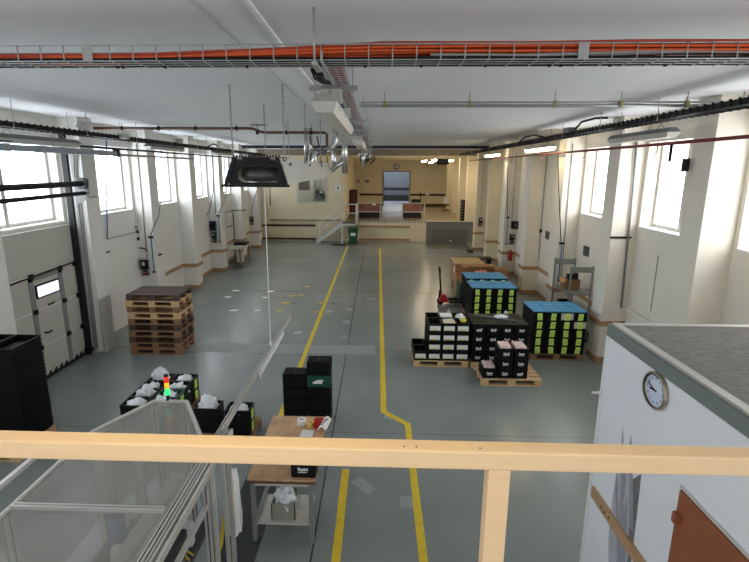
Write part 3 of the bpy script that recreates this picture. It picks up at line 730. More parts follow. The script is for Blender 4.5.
MB().bar((-3.06,1.7,MZ),(-3.06,3.62,MZ),.04,.04).build('outer_profile', alu, c, w=True)
for x,y in ((-2.79,1.75),(-1.575,1.75),(-1.575,3.78),(-2.79,4.05),(-2.46,4.67),(-2.12,4.68),(-2.79,2.95),(-3.06,1.75)):
    q = MB().box(x-.03,x+.03,y-.03,y+.03,0,MZ-.03); q.cur = 1
    q.box(x-.006,x+.006,y-.0315,y-.03,0,MZ-.03).box(x+.03,x+.0315,y-.006,y+.006,0,MZ-.03); q.build('post', [alu,darkgrey], c, w=True)
for a,b2 in ((ring[0],ring[1]),(ring[1],ring[2]),(ring[2],ring[3]),(ring[3],ring[4])):
    MB().bar((a[0],a[1],1.2),(b2[0],b2[1],1.2),.006,.88).build('side_panel', poly, c, w=True)
# inner conveyor and parts
MB().bar((-2.02,2.0,1.2),(-1.98,4.1,1.2),.14,.06).bar((-1.87,2.0,1.23),(-1.84,4.1,1.23),.04,.08).build('conveyor', alu, c, w=True)
MB().box(-2.56,-1.66,2.0,4.0,.7,.76).build('base_plate', darkgrey, c, w=True)
MB().box(-1.8,-1.66,3.3,3.5,.76,1.12).build('motor', darkgrey, c, w=True, bevel=.02)
for x,y in ((-2.25,3.4),(-2.49,3.9),(-2.18,3.85),(-1.75,3.7)): MB().box(x-.05,x+.05,y-.04,y+.04,.76,1.0).build('gripper_block', whitepl, c, w=True, bevel=.02)
MB().cyl((-2.45,3.72,.76),(-2.45,3.72,1.06),.085,14).build('blue_canister', bluejug, c, w=True)
for x,y,w_ in ((-1.5,3.76,.03),(-1.5,4.03,.035),(-1.5,4.2,.04)):
    MB().box(x-w_/2,x+w_/2,y-w_/2,y+w_/2,0,MZ-.09).build('post', alu, c, w=True)
for x,w_ in ((-2.6,.13),(-2.25,.09)): MB().box(x-w_/2,x+w_/2,3.83,3.88,0,1.6).box(x-w_*.3,x-w_*.2,3.82,3.83,0,1.6).box(x+w_*.2,x+w_*.3,3.82,3.83,0,1.6).build('inner_column', alu, c, w=True)
for k in range(5): MB().tube([(-1.75+.02*k,3.3+.05*k,.8),(-1.7-.03*k,3.4,1.0+.03*k),(-1.66+.01*k,3.25+.06*k,.85)],.008,5).build('yellow_wire', yelhose, c, w=True)
MB().tube([(-1.53,4.12,.95),(-1.54,4.1,.75),(-1.56,4.0,.5),(-1.6,3.85,.35)],.02,8).build('yellow_hose', yelhose, c, w=True)
MB().bar((-1.575,1.8,1.15),(-1.575,3.78,1.15),.04,.04).build('side_rail', alu, c, w=True)
# signal lamp
c = thing('signal_lamp', 'signal lamp tower of red, amber and green on the machine', 'signal lamp', (-2.32,4.70,MZ))
for nm,z0,z1,m in (('base',MZ+.008,1.775,black),('green_lens',1.775,1.855,lamp_g),('amber_lens',1.855,1.925,lamp_y),('red_lens',1.925,1.995,lamp_r),('cap',1.995,2.015,black)):
    MB().cyl((-2.32,4.70,z0),(-2.32,4.70,z1),.025 if nm != 'base' else .018,16).build(nm,m,c,w=True)
# cantilever beam with white cover
c = thing('overhead_beam', 'long aluminium profile beam reaching from the machine over the floor', 'beam', (-1.575,4.9,MZ-.02))
q = MB().box(-1.57,-1.53,1.7,7.95,MZ-.08,MZ); q.cur = 1
q.box(-1.556,-1.546,1.7,7.95,MZ,MZ+.001).box(-1.573,-1.57,1.7,7.95,MZ-.05,MZ-.03)
q.build('profile', [alu,black], c, w=True)
q = MB().box(-1.52,-1.48,1.7,4.2,MZ-.08,MZ-.01); q.cur = 1; q.box(-1.504,-1.496,1.7,4.2,MZ-.01,MZ-.009); q.build('second_profile', [alu,darkgrey], c, w=True)
q = MB().box(-1.46,-1.435,1.7,4.2,MZ-.08,MZ-.02); q.build('third_profile', alu, c, w=True)
q = MB().box(-1.525,-1.49,5.6,7.07,MZ-.09,MZ-.02); q.cyl((-1.5075,7.07,MZ-.09),(-1.5075,7.07,MZ-.02),.0175,14); q.build('light_cover', whitepl, c, w=True)
MB().cyl((-1.507,5.6,MZ-.14),(-1.507,5.58,MZ-.06),.012,6).build('hook', whitepl, c, w=True)
MB().tube([(-1.50+.04*math.cos(t),4.12,MZ+.03+.045*math.sin(t)) for t in [2*PI*k/14 for k in range(14)]],.006,6,closed=True).build('cable_loop', greyc, c, w=True)
lump('white_sack',white,(-1.52,4.36,.35),.065,.13,.75,'white sack hanging behind the machine frame posts beside the dark floor sheet','sack',seed=81,amp=.2)
single(MB().box(-1.80,-1.32,4.2,5.72,0,.008),'dark_floor_sheet',mat('dark_sheet_grey',(52,55,55),.7),'dark flat sheet on the floor between machine and workbench','mat')  # flat dark grey sheet over this rectangle of floor
single(MB().tube([(-1.46,4.1,.1),(-1.42,4.2,.02),(-1.35,4.1,.02),(-1.44,3.98,.03),(-1.4,4.15,.06)],.015,6),'brown_hose',brownpipe,'small coil of brown hose by the foot of the machine','hose')

# ------------------------------------------------------------------ cabin on the right
cx, cy, cz = 2.229, 4.315, 2.8
c = thing('site_cabin', 'white site cabin with grey edge trim and felt roof, right foreground', 'cabin', (3.3,2.6,0))
q = MB().box(cx,4.6,.95,cy,0,cz-.12); q.build('walls', cabinw, c, w=True)
q = MB().box(cx-.012,cx+.06,.95,cy+.012,cz-.11,cz).box(cx+.06,4.6,cy-.05,cy+.012,cz-.11,cz); q.build('roof_edge', cabint, c, w=True)
q = MB().box(cx+.015,cx+.085,.95,cy-.01,cz,cz+.02).box(cx+.085,4.6,cy-.07,cy-.01,cz,cz+.02); q.build('roof_rim', rooft, c, w=True)
MB().box(cx+.06,4.6,.95,cy-.05,cz-.12,cz+.008).build('roof', rooff, c, w=True)
MB().box(cx-.012,cx,cy-.035,cy+.01,0,cz-.11).build('corner_post', whitepl, c, w=True)
MB().box(cx-.03,cx-.001,.95,cy-.09,.995,1.11).build('bumper_strip', bump_w, c, w=True)
q = MB()
for y in (4.0,3.93,3.86): q.cyl((cx-.034,y,1.05),(cx-.03,y,1.05),.012,8)
q.build('screws', black, c, w=True)
MB().box(cx-.02,cx-.001,2.2,3.037,.0,1.983).build('door', brownd, c, w=True, bevel=.003)
MB().box(cx-.01,cx-.001,2.14,3.055,1.99,2.012).build('door_frame', lightgrey, c, w=True)
MB().box(cx-.06,cx-.02,2.98,3.02,1.74,1.82).build('hinge', brownd, c, w=True)
leafe = mat('decal_light', (152, 153, 160), .5, rgb2=(188, 190, 196), vscale=16, stretch=(1, 5, 1))
def blade(tip, base, w_, bend, n_):
    (ty,tz),(by,bz) = tip, base; L_ = []; R_ = []
    for k in range(9):
        t = k/8; y = by+(ty-by)*t+bend*math.sin(t*PI); z = bz+(tz-bz)*t; ww = w_*math.sin(min(1,(1-t)*1.25)*PI/2)**1.1*(.55+.6*t)
        L_.append((y-ww,z)); R_.append((y+ww,z))
    MB().prism(L_+R_[::-1],'x',cx-.003-.0007*n_,cx-.0012).build('leaf_decal', leafg if n_%2 else leafe, c, w=True)
for n_,(tip,base,w_) in enumerate((((3.874,1.98),(3.60,1.0),.055),((3.734,1.983),(3.56,1.2),.055),((3.867,1.88),(3.62,.85),.05),((3.80,1.80),(3.58,.8),.05),((3.70,1.75),(3.55,.75),.05),((3.875,1.55),(3.66,.7),.045),((3.872,1.41),(3.68,.6),.045),((3.75,1.5),(3.57,.6),.05),((3.873,1.32),(3.70,.5),.04),((3.66,1.4),(3.55,.5),.05),((3.867,1.23),(3.71,.45),.04))): blade(tip,base,w_*1.5,.02,n_)
MB().prism([(3.52,1.76),(3.62,1.64),(3.6,.6),(3.47,.6),(3.5,1.33)],'x',cx-.0025,cx-.001).build('dark_decal', leafd, c, w=True)
single(MB().cyl((cx-.03,cy-.02,2.1),(cx-.10,cy-.02,2.1),.012,8).cyl((cx-.012,cy-.02,2.1),(cx-.03,cy-.02,2.1),.02,8),'corner_hook',whitepl,'small white hook on the far corner edge of the cabin','hook')
# cabin clock
c = thing('wall_clock', 'round metal rimmed wall clock on the white cabin wall', 'clock', (cx-.02,3.506,2.38))
yc, zc = 3.475, 2.54
q = MB(); n = 40; R0,R1 = .15,.132
vs=[];fs=[]
for k in range(n):
    a=2*PI*k/n; ca,sa=math.cos(a),math.sin(a)
    for (x,r_) in ((cx-.001,R0),(cx-.03,R0),(cx-.038,R0-.006),(cx-.035,R1),(cx-.02,R1-.004)): vs.append((x,yc+r_*ca,zc+r_*sa))
for k in range(n):
    for e1 in range(4): fs.append((5*k+e1,5*((k+1)%n)+e1,5*((k+1)%n)+e1+1,5*k+e1+1))
q.add(vs,fs,True); q.build('rim', clockr, c, w=True); MB().tube([(cx-.034,yc+.128*math.cos(a),zc+.128*math.sin(a)) for a in [PI/2-1.9+3.8*k/20-PI/2+0 for k in range(21)]],.005,6).build('rim_dark_arc', black, c, w=True)  # black arc along the far side of the rim
MB().cyl((cx-.001,yc,zc),(cx-.019,yc,zc),R1-.003,40).build('face', clockf, c, w=True)
def cpol(a,r_): return (cx-.022, yc-r_*math.sin(a), zc+r_*math.cos(a))      # clockwise as seen from -X
def hand(a,l,w_,nm):
    p0=Vector(cpol(a+PI,.02)); p1=Vector(cpol(a,l)); MB().bar(p0,p1,.004,w_).build(nm, black, c, w=True)
hand(2*PI*48/60,.105,.008,'minute_hand'); hand(2*PI*(8.8/12),.07,.012,'hour_hand')
dg = bpy.context.evaluated_depsgraph_get()
nq = MB()
for h in range(1,13):
    cu = bpy.data.curves.new('tmp','FONT'); cu.body = str(h); cu.size = .03; cu.align_x='CENTER'; cu.align_y='CENTER'; cu.extrude=.0006
    to = bpy.data.objects.new('tmp',cu); COL.objects.link(to); bpy.context.view_layer.update()
    me = bpy.data.meshes.new_from_object(to.evaluated_get(bpy.context.evaluated_depsgraph_get()))
    p = cpol(2*PI*h/12,.098)
    nq = MB(); nq.add([(cx-.0205-v.co.z, p[1]-v.co.x, p[2]+v.co.y) for v in me.vertices],[tuple(f.vertices) for f in me.polygons]); nq.build('numeral', black, c, w=True)
    bpy.data.objects.remove(to); bpy.data.meshes.remove(me)

# ------------------------------------------------------------------ gallery handrail
struct(MB().box(-2.6,2.2,-1.4,.93,2.45,2.65),'floor_gallery',steel)
c = thing('gallery_handrail', 'cream painted steel handrail across the foreground', 'handrail', (0,.87,2.65))
MB().box(-2.2,2.15,.85,.89,3.648,3.69).build('top_rail', rail_m, c, w=True, bevel=.004)
for x in (.2555,-1.3): MB().box(x-.0225,x+.0225,.851,.889,2.65,3.648).build('post', rail_m, c, w=True, bevel=.003)
q = MB()
for x in (.06,.085,.215): q.cyl((x,.862,3.6895),(x,.862,3.691),.0022,8)
q.build('scuffs', card_d, c, w=True)

# ------------------------------------------------------------------ wire basket tray across the hall
TY0, TY1, TZ0, TZ1 = 3.40, 3.62, 4.975, 5.075
c = thing('wire_cable_tray', 'wire mesh cable tray hung across the hall, nearest the camera', 'cable tray', (0,3.5,TZ0))
q = MB(); r_ = .0045
for (y,z) in ((TY0,TZ1),(TY0,TZ0),(TY0+.07,TZ0),(TY0+.14,TZ0),(TY1,TZ0),(TY1,TZ1)): q.cyl((-4.2,y,z),(4.6,y,z),r_,5)
x = -2.354-.163*11
while x < 4.6:
    q.tube([(x,TY0-.004,TZ1),(x,TY0-.004,TZ0),(x,TY1,TZ0-.004),(x,TY1,TZ1)],.0046,5); x += .163
q.build('wire_mesh', galv, c, w=True)
for x in (-2.02,1.365): MB().box(x-.035,x+.035,TY0-.012,TY0-.006,TZ0+.0,TZ1+.005).build('joint_plate', galv, c, w=True, bevel=.004)
for x in (-.44,-3.0,2.7): MB().cyl((x,TY0-.02,TZ0-.03),(x,TY0-.02,ZC),.008,8).box(x-.02,x+.02,TY0-.03,TY1+.02,TZ0-.035,TZ0-.012).build('hanger_rod', galv, c, w=True)
def wavy(x0,x1,yz,amp,seed,n=46):
    r_ = random.Random(seed); a=[r_.uniform(0,6) for _ in range(4)]; P=[]
    for k in range(n+1):
        x=x0+(x1-x0)*k/n; y,z=yz(x)
        P.append((x,y+amp*math.sin(1.7*x+a[0])+.4*amp*math.sin(4.1*x+a[1]),z+.6*amp*math.sin(1.3*x+a[2])+.3*amp*math.sin(3.7*x+a[3])))
    return P
grp = 'orange cables in the mesh tray'
for k in range(16):
    u = k%4; v = k//4
    def yz(x,u=u,v=v):
        lift = .0 if x < -1.6 else min(1,(x+1.6)/1.6)
        zt = TZ0+.016+v*(.008+.018*lift)+(.02*lift if v else 0)
        return TY0+.025+u*.045, zt
    single(MB().tube(wavy(-4.2,4.6,yz,.007,k),.0105,6),'orange_cable',orange if k%3 else orange2,'orange cable of the bundle lying in the wire mesh tray','cable',grp)
for k in range(4):
    def yz(x,k=k): return TY0+.018+.012*(k%2), TZ0+.018+.012*(k//2)+(.03*max(0,min(1,(x-1.0)/1.)) if x>0 else 0)
    single(MB().tube(wavy(.35,4.6,yz,.008,40+k),.009,6),'grey_cable',greyc,'grey cable among the orange ones, right half of the mesh tray','cable','grey cables in the mesh tray')
for k in range(11):
    def yz(x,k=k): return TY0+.010+.020*k, TZ0+.012
    single(MB().tube(wavy(-4.2,4.6,yz,.004,60+k),.011,6),'black_cable',blackc,'black cable at the bottom of the wire mesh tray','cable','black cables in the mesh tray')
for x in (-1.9,-1.86,-1.55,-.95,-.1,.3,.75,1.2,1.28,1.62,2.0): MB().box(x-.008,x+.008,TY0+.14,TY0+.16,TZ0-.02,TZ0+.002).build('cable_tie', blackc, c, w=True)

# ------------------------------------------------------------------ tray along the hall with trapezes and salmon cables
c = thing('long_cable_tray', 'long perforated cable tray running away under the ceiling centre', 'cable tray', (-.38,10,4.95))
q = MB()
for (x,z) in ((-.50,5.03),(-.50,4.975),(-.445,4.972),(-.385,4.972),(-.325,4.972),(-.27,4.975),(-.27,5.03)): q.cyl((x,3.66,z),(x,21.5,z),.0045,5)
y = 3.68
while y < 21.4:
    q.tube([(-.503,y,5.03),(-.503,y,4.969),(-.267,y,4.969),(-.267,y,5.03)],.004,4); y += .09 if y < 8 else .18
q.build('wire_mesh', galv, c, w=True)
MB().box(-.40,-.385,3.38,21.5,4.955,5.03).build('divider', galv, c, w=True)
MB().box(-.268,-.262,3.66,21.5,5.0,5.04).build('side_strip', galv, c, w=True)
for y in (4.35,7.27,8.95,10.15,12.9,15.6,18.3):
    MB().box(-.61,-.19,y-.02,y+.02,4.925,4.965).build('trapeze_bar', steel, c, w=True)
    for x in (-.57,-.23): MB().cyl((x,y,4.90),(x,y,ZC),.006,6).build('hanger_rod', galv, c, w=True)
for k in range(7):
    P=[(-.285-.025*(k%4),y,4.988+.02*(k//4)+.004*math.sin(y*1.5+k)) for y in [3.75+.6*i for i in range(30)]]
    single(MB().tube(P,.0125,6),'salmon_cable',salmon,'salmon cable along the right side of the long ceiling tray','cable','salmon cables in the long tray')
for k in range(4):
    P=[(-.42-.02*k,y,4.988+.005*math.sin(y*2+k)) for y in [4.6+.6*i for i in range(28)]]
    P=[(-.43-.02*k,3.60,4.955),(-.43-.022*k,3.75,4.948),(-.44-.024*k,3.9,4.94+.004*k),(-.43-.022*k,4.1,4.96),(-.42-.02*k,4.35,4.985)]+P
    single(MB().tube(P,.011,6),'black_cable',blackc,'black cable along the left side of the long ceiling tray','cable','black cables in the long tray')

# ------------------------------------------------------------------ tube light fittings
def fitting(x, y0, y1, z, label, lit=None, group=None, slope=False):
    y = (y0+y1)/2; L_ = (y1-y0)/2
    t = thing('tube_light', label, 'light fitting', (x,y,z), 0, group)
    if slope: t.rotation_euler = (0,0,-.0137)
    q = MB(); q.frustum((-.1,.1,-L_,L_),(-.06,.06,-L_+.05,L_-.05),0,.07); q.build('housing', lightgrey if lit or slope is False else midgrey, t)
    q = MB(); q.add([(-.1,-L_,0),(.1,-L_,0),(.1,L_,0),(-.1,L_,0),(-.065,-L_+.06,-.075),(.065,-L_+.06,-.075),(.065,L_-.06,-.075),(-.065,L_-.06,-.075)],[(0,1,2,3),(4,5,6,7),(0,1,5,4),(1,2,6,5),(2,3,7,6),(3,0,4,7)])
    q.build('diffuser', lit or mat('unlit_diffuser',(206,202,190),.35,var=.05,vscale=15) if 'unlit_diffuser' not in MATS or lit else MATS['unlit_diffuser'], t)
    for s_ in (-.6,.6):
        MB().tube([(0,s_*L_-.1,.07),(0,s_*L_,.16),(0,s_*L_+.1,.07)],.006,5).build('hanging_bracket', steel, t)
    return t
fl = fitting(-.415, 3.68, 6.25, 4.745, 'unlit tube light hung under the long tray, nearest the camera')
for k in range(12): MB().box(.085,.105,-1.1+.19*k,-1.03+.19*k,-.02,.0).build('clip', white, fl)
for y in (-.65,.65): MB().box(-.09,.09,y-.05,y+.05,.07,.18).build('mount', lightgrey, fl)
fitting(-.40, -1.2, 1.0, 4.73, 'added unseen tube light over the gallery, brightening the handrail', tube_on2)  # added lamp, out of view, that brightens handrail and cabin
fitting(-.36, 8.3, 10.7, 4.73, 'second unlit tube light under the long tray, behind the first')
fitting(-5.9, 7.05, 9.2, 4.70, 'unlit grey tube light under the left cable ladder, nearest the camera', slope=True)
fitting(-5.9, 12.1, 14.2, 4.79, 'second tube light under the left cable ladder', slope=True)
fitting(-5.9, 17.0, 19.1, 4.8, 'third tube light under the left ladder, just left of the heater', lit=None, slope=True)
fitting(-5.9, 21.5, 23.6, 4.8, 'farthest tube light under the left ladder, behind the black heater', slope=True)
fitting(4.42, 7.35, 9.3, 4.80, 'unlit grey tube light at right, above the nearest window', slope=True)
fitting(4.45, 12.4, 14.5, 4.80, 'lit tube light under the right ladder, nearer of the two lit ones', tube_on2, slope=True)
fitting(4.55, 18.3, 20.3, 4.80, 'lit tube light under the right ladder, farther of the two', tube_on2, slope=True)
k = 0
for (x,y0,lb) in ((4.0,26.0,'warm lit tube light above the dock leveller, right of the ceiling fan heater'),(3.0,24.6,'warm lit tube light beside the ceiling fan heater'),(2.75,27.9,'warm lit tube light left of the ceiling fan heater'),(4.3,30.4,'warm lit tube light over the right part of the platform'),(3.9,34.6,'warm lit tube light over the platform near the rear wall'),(-4.0,28.3,'lit tube light inside the office behind the window')):
    fitting(x,y0,y0+1.5,4.72,lb,tube_on)

# trunking and small ceiling pieces
single(MB().box(-.865,-.83,1.5,22.4,ZC-.02,ZC),'ceiling_trunking',white,'white cable trunking strip running along the ceiling','trunking')
single(MB().box(-1.212,-1.204,1.5,22.4,ZC-.006,ZC),'ceiling_seam_strip',lightgrey,'thin seam strip on the ceiling left of the white trunking','strip')
single(MB().box(-3.15,-2.75,11.8,12.0,ZC-.02,ZC),'ceiling_vent',midgrey,'flat grey vent on the ceiling behind the heater chains','vent')

# pipes crossing the hall
c = thing('brown_pipe', 'brown pipe crossing under the ceiling from the left wall, with a kink', 'pipe', (-4,11.5,5.05))
MB().tube([(-6.89,11.5,5.18),(-3.1,11.5,5.18),(-3.0,11.5,5.17),(-2.8,11.5,5.095),(-2.7,11.5,5.085),(-1.3,11.5,5.085),(-1.23,11.5,5.05),(-1.23,11.5,4.75)],.033,10).build('pipe', brownpipe, c, w=True)
for x in (-6.2,-5.3,-4.4,-3.4,-2.9,-2.2,-1.6): MB().cyl((x,11.5,5.1),(x,11.5,ZC-.002),.006,6).cyl((x-.03,11.5,5.18 if x<-3 else 5.085),(x+.03,11.5,5.18 if x<-3 else 5.085),.048,10).build('clamp', blackm, c, w=True)
c = thing('grey_twin_pipes', 'pair of thin grey pipes crossing under the ceiling at right', 'pipe', (2.4,6.9,5.1))
for z,rr in ((5.16,.012),(5.115,.022)): MB().cyl((-.27,6.9,z),(5.4,6.9,z),rr,8).build('pipe', steel, c, w=True)
for x in (.08,1.27,2.45,3.35,4.25,5.0): MB().box(x-.02,x+.02,6.87,6.93,5.09,5.18).box(x-.005,x+.005,6.895,6.905,5.18,ZC).build('clamp', mat('brass_clamp',(150,138,96),.5,.4) if 'brass_clamp' not in MATS else MATS['brass_clamp'], c, w=True)

# ------------------------------------------------------------------ cable ladders along both walls
def ladder(x, y0, y1, z, label, slope=False):
    t = thing('cable_ladder', label, 'cable ladder', (x,(y0+y1)/2,z)); L_=(y1-y0)/2
    if slope: t.rotation_euler=(0,0,-.0137)
    for s_ in (-.15,.15): MB().box(s_-.008,s_+.008,-L_,L_,0,.075).build('side_rail', blackm, t)
    q = MB(); y=-L_+.1
    while y < L_: q.box(-.15,.15,y-.012,y+.012,.01,.03).box(-.17,-.158,y-.02,y+.02,-.005,.09).box(.158,.17,y-.02,y+.02,-.005,.09); y += .15
    q.build('rungs', blackm, t)
    y=-L_+.6
    while y < L_:
        for s_ in (-.19,.19): MB().cyl((s_,y,-.02),(s_,y,ZC-z),.006,5).build('hanger_rod', galv, t)
        y += 1.9
    for k in range(5):
        P=[(-.12+.06*k,-L_+2*L_*i/24,.045+.02*(k%2)+.006*math.sin(i+k)) for i in range(25)]
        a=-.0137 if slope else 0
        P=[(x+px*math.cos(a)-py*math.sin(a),(y0+y1)/2+px*math.sin(a)+py*math.cos(a),z+pz) for px,py,pz in P]
        single(MB().tube(P,.02,6),'black_cable',blackc,'black cable lying in the %s cable ladder'%('right' if slope else 'left'),'cable','black cables in the %s ladder'%('right' if slope else 'left'))
    return t
ladder(-5.9,3.0,24.5,4.87,'black cable ladder hung along the left wall')
ladder(4.45,3.0,26.5,4.98,'black cable ladder hung along the right wall',True)
def jbox(loc,label,m=lightgrey,d=(.16,.2,.12)):
    t=thing('junction_box',label,'junction box',loc)
    MB().cb((0,0,d[2]/2),d).build('body',m,t,bevel=.01); MB().cyl((0,-d[1]/2-.03,d[2]/2),(0,-d[1]/2,d[2]/2),.02,8).build('gland',steel,t)
    return t
t=jbox((-5.72,9.15,4.99),'tilted grey junction box on the left ladder, nearest the camera',d=(.22,.22,.16)); t.rotation_euler=(0,.4,.6)
jbox((-5.7,10.6,4.88),'second grey junction box on the left ladder, behind the tilted one')
jbox((-5.7,13.6,4.95),'third small junction box on the left ladder')
jbox((4.25,10.9,5.05),'grey junction box on the right ladder',midgrey,(.2,.3,.1))
for i,(P,lb) in enumerate(([[(4.3,10.7,5.12),(4.25,10.3,5.22),(4.3,9.8,5.24),(4.4,9.5,5.22)],'thick black cable looping above the right ladder, nearer'],[[(4.3,14.8,5.06),(4.3,14.3,5.16),(4.35,13.6,5.18),(4.4,13.0,5.08)],'thick black cable looping above the right ladder, farther'],[[(-5.75,16.0,4.95),(-5.7,16.4,5.06),(-5.75,16.9,5.05),(-5.8,17.2,4.94)],'short black cable loop above the left ladder, before the heater'])):
    single(MB().tube(P,.022,7),'cable_loop',blackc,lb,'cable')
# left busbar, rail, black hose
c=thing('busbar_trunking','grey-blue busbar trunking with joint plates, left wall above the door','busbar',(-5.75,8,4.5))
MB().box(-5.80,-5.70,3.0,10.3,4.50,4.60).build('trunking',mat('blue_grey_metal',(150,166,178),.4,.4),c,w=True,bevel=.01)
for y in (5.2,6.4,7.2,7.95,8.75,9.75): MB().box(-5.81,-5.69,y-.04,y+.04,4.49,4.61).build('joint_plate',galv,c,w=True)
MB().box(-5.81,-5.69,10.28,10.36,4.48,4.64).build('end_cap',black,c,w=True)
MB().box(-5.79,-5.71,10.36,14.6,4.50,4.55).build('end_rail',steel,c,w=True)
for y in (4.0,8.3,11,13.8): MB().cyl((-5.75,y,4.6 if y < 10 else 4.55),(-5.75,y,4.87),.008,6).build('hanger_rod',galv,c,w=True)
single(MB().tube([(-5.85,3,4.66),(-5.85,8,4.66),(-5.85,12,4.66),(-5.85,24.5,4.66)],.022,8),'black_pipe',blackm,'thin black pipe running along the left wall below the lights','pipe')
c=thing('compressed_air_pipe','dark red pipe running along the right wall below the lights','pipe',(4.75,12,4.65))
MB().tube([SH((4.75,3,4.66)),SH((4.75,26,4.68))],.026,8).build('pipe',redpipe,c,w=True)
for y in (5.2,8.3,11.2,14.2,17.5,21): 
    p=SH((4.75,y,0)); MB().cyl((p[0],y,4.69),(p[0],y,4.99),.006,5).build('hanger_rod',galv,c,w=True)
    MB().tube([(p[0],y,4.64),(p[0],y,4.52),(p[0]-.05,y,4.50)],.012,6).build('outlet',steel,c,w=True)
c=thing('hanging_air_hose','short grey hose loop with black coupling hanging at the far right','hose',(4.72,7.85,4.2))
MB().cyl((4.72,7.9,4.38),(4.72,7.9,4.64),.025,8).build('coupling',black,c,w=True); MB().tube([(4.72,7.9,4.38),(4.70,7.88,4.2),(4.74,7.8,4.1),(4.80,7.7,4.14),(4.82,7.65,4.25)],.01,6).build('hose',greyc,c,w=True); MB().box(4.79,4.86,7.6,7.7,4.22,4.42).build('gun',black,c,w=True,bevel=.01)

# ------------------------------------------------------------------ radiant heater with chains
HX=-1.57
c=thing('radiant_heater','long radiant tube heater with black open end, hung on chains','heater',(HX,8.8,4.03))
BL,BR,TL,TR=-2.03,-1.19,-1.90,-1.29; Z0,Z1=4.04,4.385; Y0,Y1=6.2,12.3
def hood(ya,yb,inset=0):
    t_=.02; q=MB()
    o=[(BL,Z0),(TL,Z1),(TR,Z1),(BR,Z0)]; i_=[(BR-t_*1.2,Z0),(TR-t_*.6,Z1-t_),(TL+t_*.6,Z1-t_),(BL+t_*1.2,Z0)]
    q.prism([o[0],o[1],i_[2],i_[3]],'y',ya,yb).prism([o[1],o[2],i_[1],i_[2]],'y',ya,yb).prism([o[2],o[3],i_[0],i_[1]],'y',ya,yb); return q
ys=[Y0,8.2,10.2,Y1]
for a,b2 in zip(ys[:-1],ys[1:]): hood(a+.004,b2-.004).build('reflector_hood',lightgrey,c,w=True)
def stad(hw,hh,zc,n=10):
    P=[]
    for k in range(n+1): a=-PI/2+PI*k/n; P.append((HX+hw-hh+hh*math.cos(a),zc+hh*math.sin(a)))
    for k in range(n+1): a=PI/2+PI*k/n; P.append((HX-hw+hh+hh*math.cos(a),zc+hh*math.sin(a)))
    return P
# black end frame with stadium opening (built as a ring of quads)
S=stad(.305,.098,4.165); out=[]
for (x,z) in S:
    d=Vector((x-HX,z-4.19)); d=d if d.length>1e-6 else Vector((0,1)); best=None
    for k in range(1,400):
        p=Vector((HX,4.19))+d*(1+k*.02); u=(p.y-Z0)/(Z1-Z0); xl=BL+(TL-BL)*u; xr=BR+(TR-BR)*u
        if p.y<=Z0 or p.y>=Z1 or p.x<=xl or p.x>=xr: break
    out.append((min(max(p.x,BL),BR),min(max(p.y,Z0),Z1)))
q=MB(); n=len(S)
vs=[(x,Y0-.02,z) for x,z in S]+[(x,Y0-.02,z) for x,z in out]+[(x,Y0+.03,z) for x,z in S]+[(x,Y0+.03,z) for x,z in out]
fs=[]
for k in range(n):
    j=(k+1)%n; fs+= [(k,j,n+j,n+k),(2*n+k,3*n+k,3*n+j,2*n+j),(k,2*n+k,2*n+j,j),(n+k,n+j,3*n+j,3*n+k)]
q.add(vs,fs); q.build('end_frame',blackm,c,w=True)
MB().box(TL+.12,TR-.12,Y0-.01,Y0+.02,Z1-.1,Z1).build('end_frame_top',blackm,c,w=True)
for x0,x1,x2,x3 in ((BL,BL+.05,TL,TL+.05),(BR-.05,BR,TR-.05,TR)): MB().prism([(x0,Z0),(x1,Z0),(x3,Z1),(x2,Z1)],'y',Y0-.035,Y0-.005).build('end_flange',blackm,c,w=True)
MB().box(BL-.035,BR+.03,Y0-.05,Y0-.01,Z0-.035,Z0+.0).build('bottom_bar',blackm,c,w=True)
P=[(-1.36,Y1-.2,4.165),(-1.36,Y0+.3,4.165)]+[(HX+.21*math.cos(a),Y0+.3-.21*math.sin(a),4.165) for a in [PI*k/12 for k in range(1,12)]]+[(-1.78,Y0+.3,4.165),(-1.78,Y1-.2,4.165)]
MB().tube(P,.098,16).build('burner_tube',tubem,c,w=True)
MB().box(BL+.2,BR-.2,Y1,Y1+.45,4.06,4.32).build('burner_box',blackm,c,w=True,bevel=.02)
q=MB().box(TL,TR,Y0-.03,Y0+.6,Z1,Z1+.012)
for k in range(16): q.box(TL+.04*k,TL+.04*k+.02,Y0-.02,Y0+.01,Z1+.012,Z1+.03)
q.build('top_mesh',mat('rusty_mesh',(72,56,46),.7),c,w=True)
for y in ys[1:]: hood(y-.012,y+.012).build('seam_band',darkgrey,c,w=True)
def chain(x,y,z0,z1,parent,m=steel,ll=.05,r=.0045,w_=.011):
    q=MB(); z=z0; k=0
    while z < z1-.005:
        zt=min(z+ll,z1); pts=[]
        for i in range(8):
            a=2*PI*i/8; s_=w_*math.cos(a); h=(zt-z)/2*math.sin(a)*1.15
            pts.append((x+(s_ if k%2 else 0),y+(0 if k%2 else s_),(z+zt)/2+h))
        q.tube(pts,r,4,closed=True); z+=ll*.86; k+=1
    return q.build('chain',m,parent,w=True)
for y in (6.3,8.15,10.3):
    for x in (-1.93,-1.24): 
        MB().tube([(x+.022*math.cos(a),y-.0,Z1-.02+.022*math.sin(a)) for a in [2*PI*k/10 for k in range(10)]],.008,6,closed=True).build('hook_eye',blackm,c,w=True)
        chain(x,y,Z1,ZC,c)
for x,y in ((-1.16,6.28),(-1.14,7.95),(-1.14,9.6)): MB().tube([(x+.014*math.cos(a),y,4.3+.014*math.sin(a)) for a in [2*PI*k/10 for k in range(10)]],.007,6,closed=True).build('side_eye',blackm,c,w=True)
t=thing('beam_chain','thin white ball chain hanging from the heater down to the beam','chain',(-1.55,6.4,MZ))
q=MB(); z=MZ
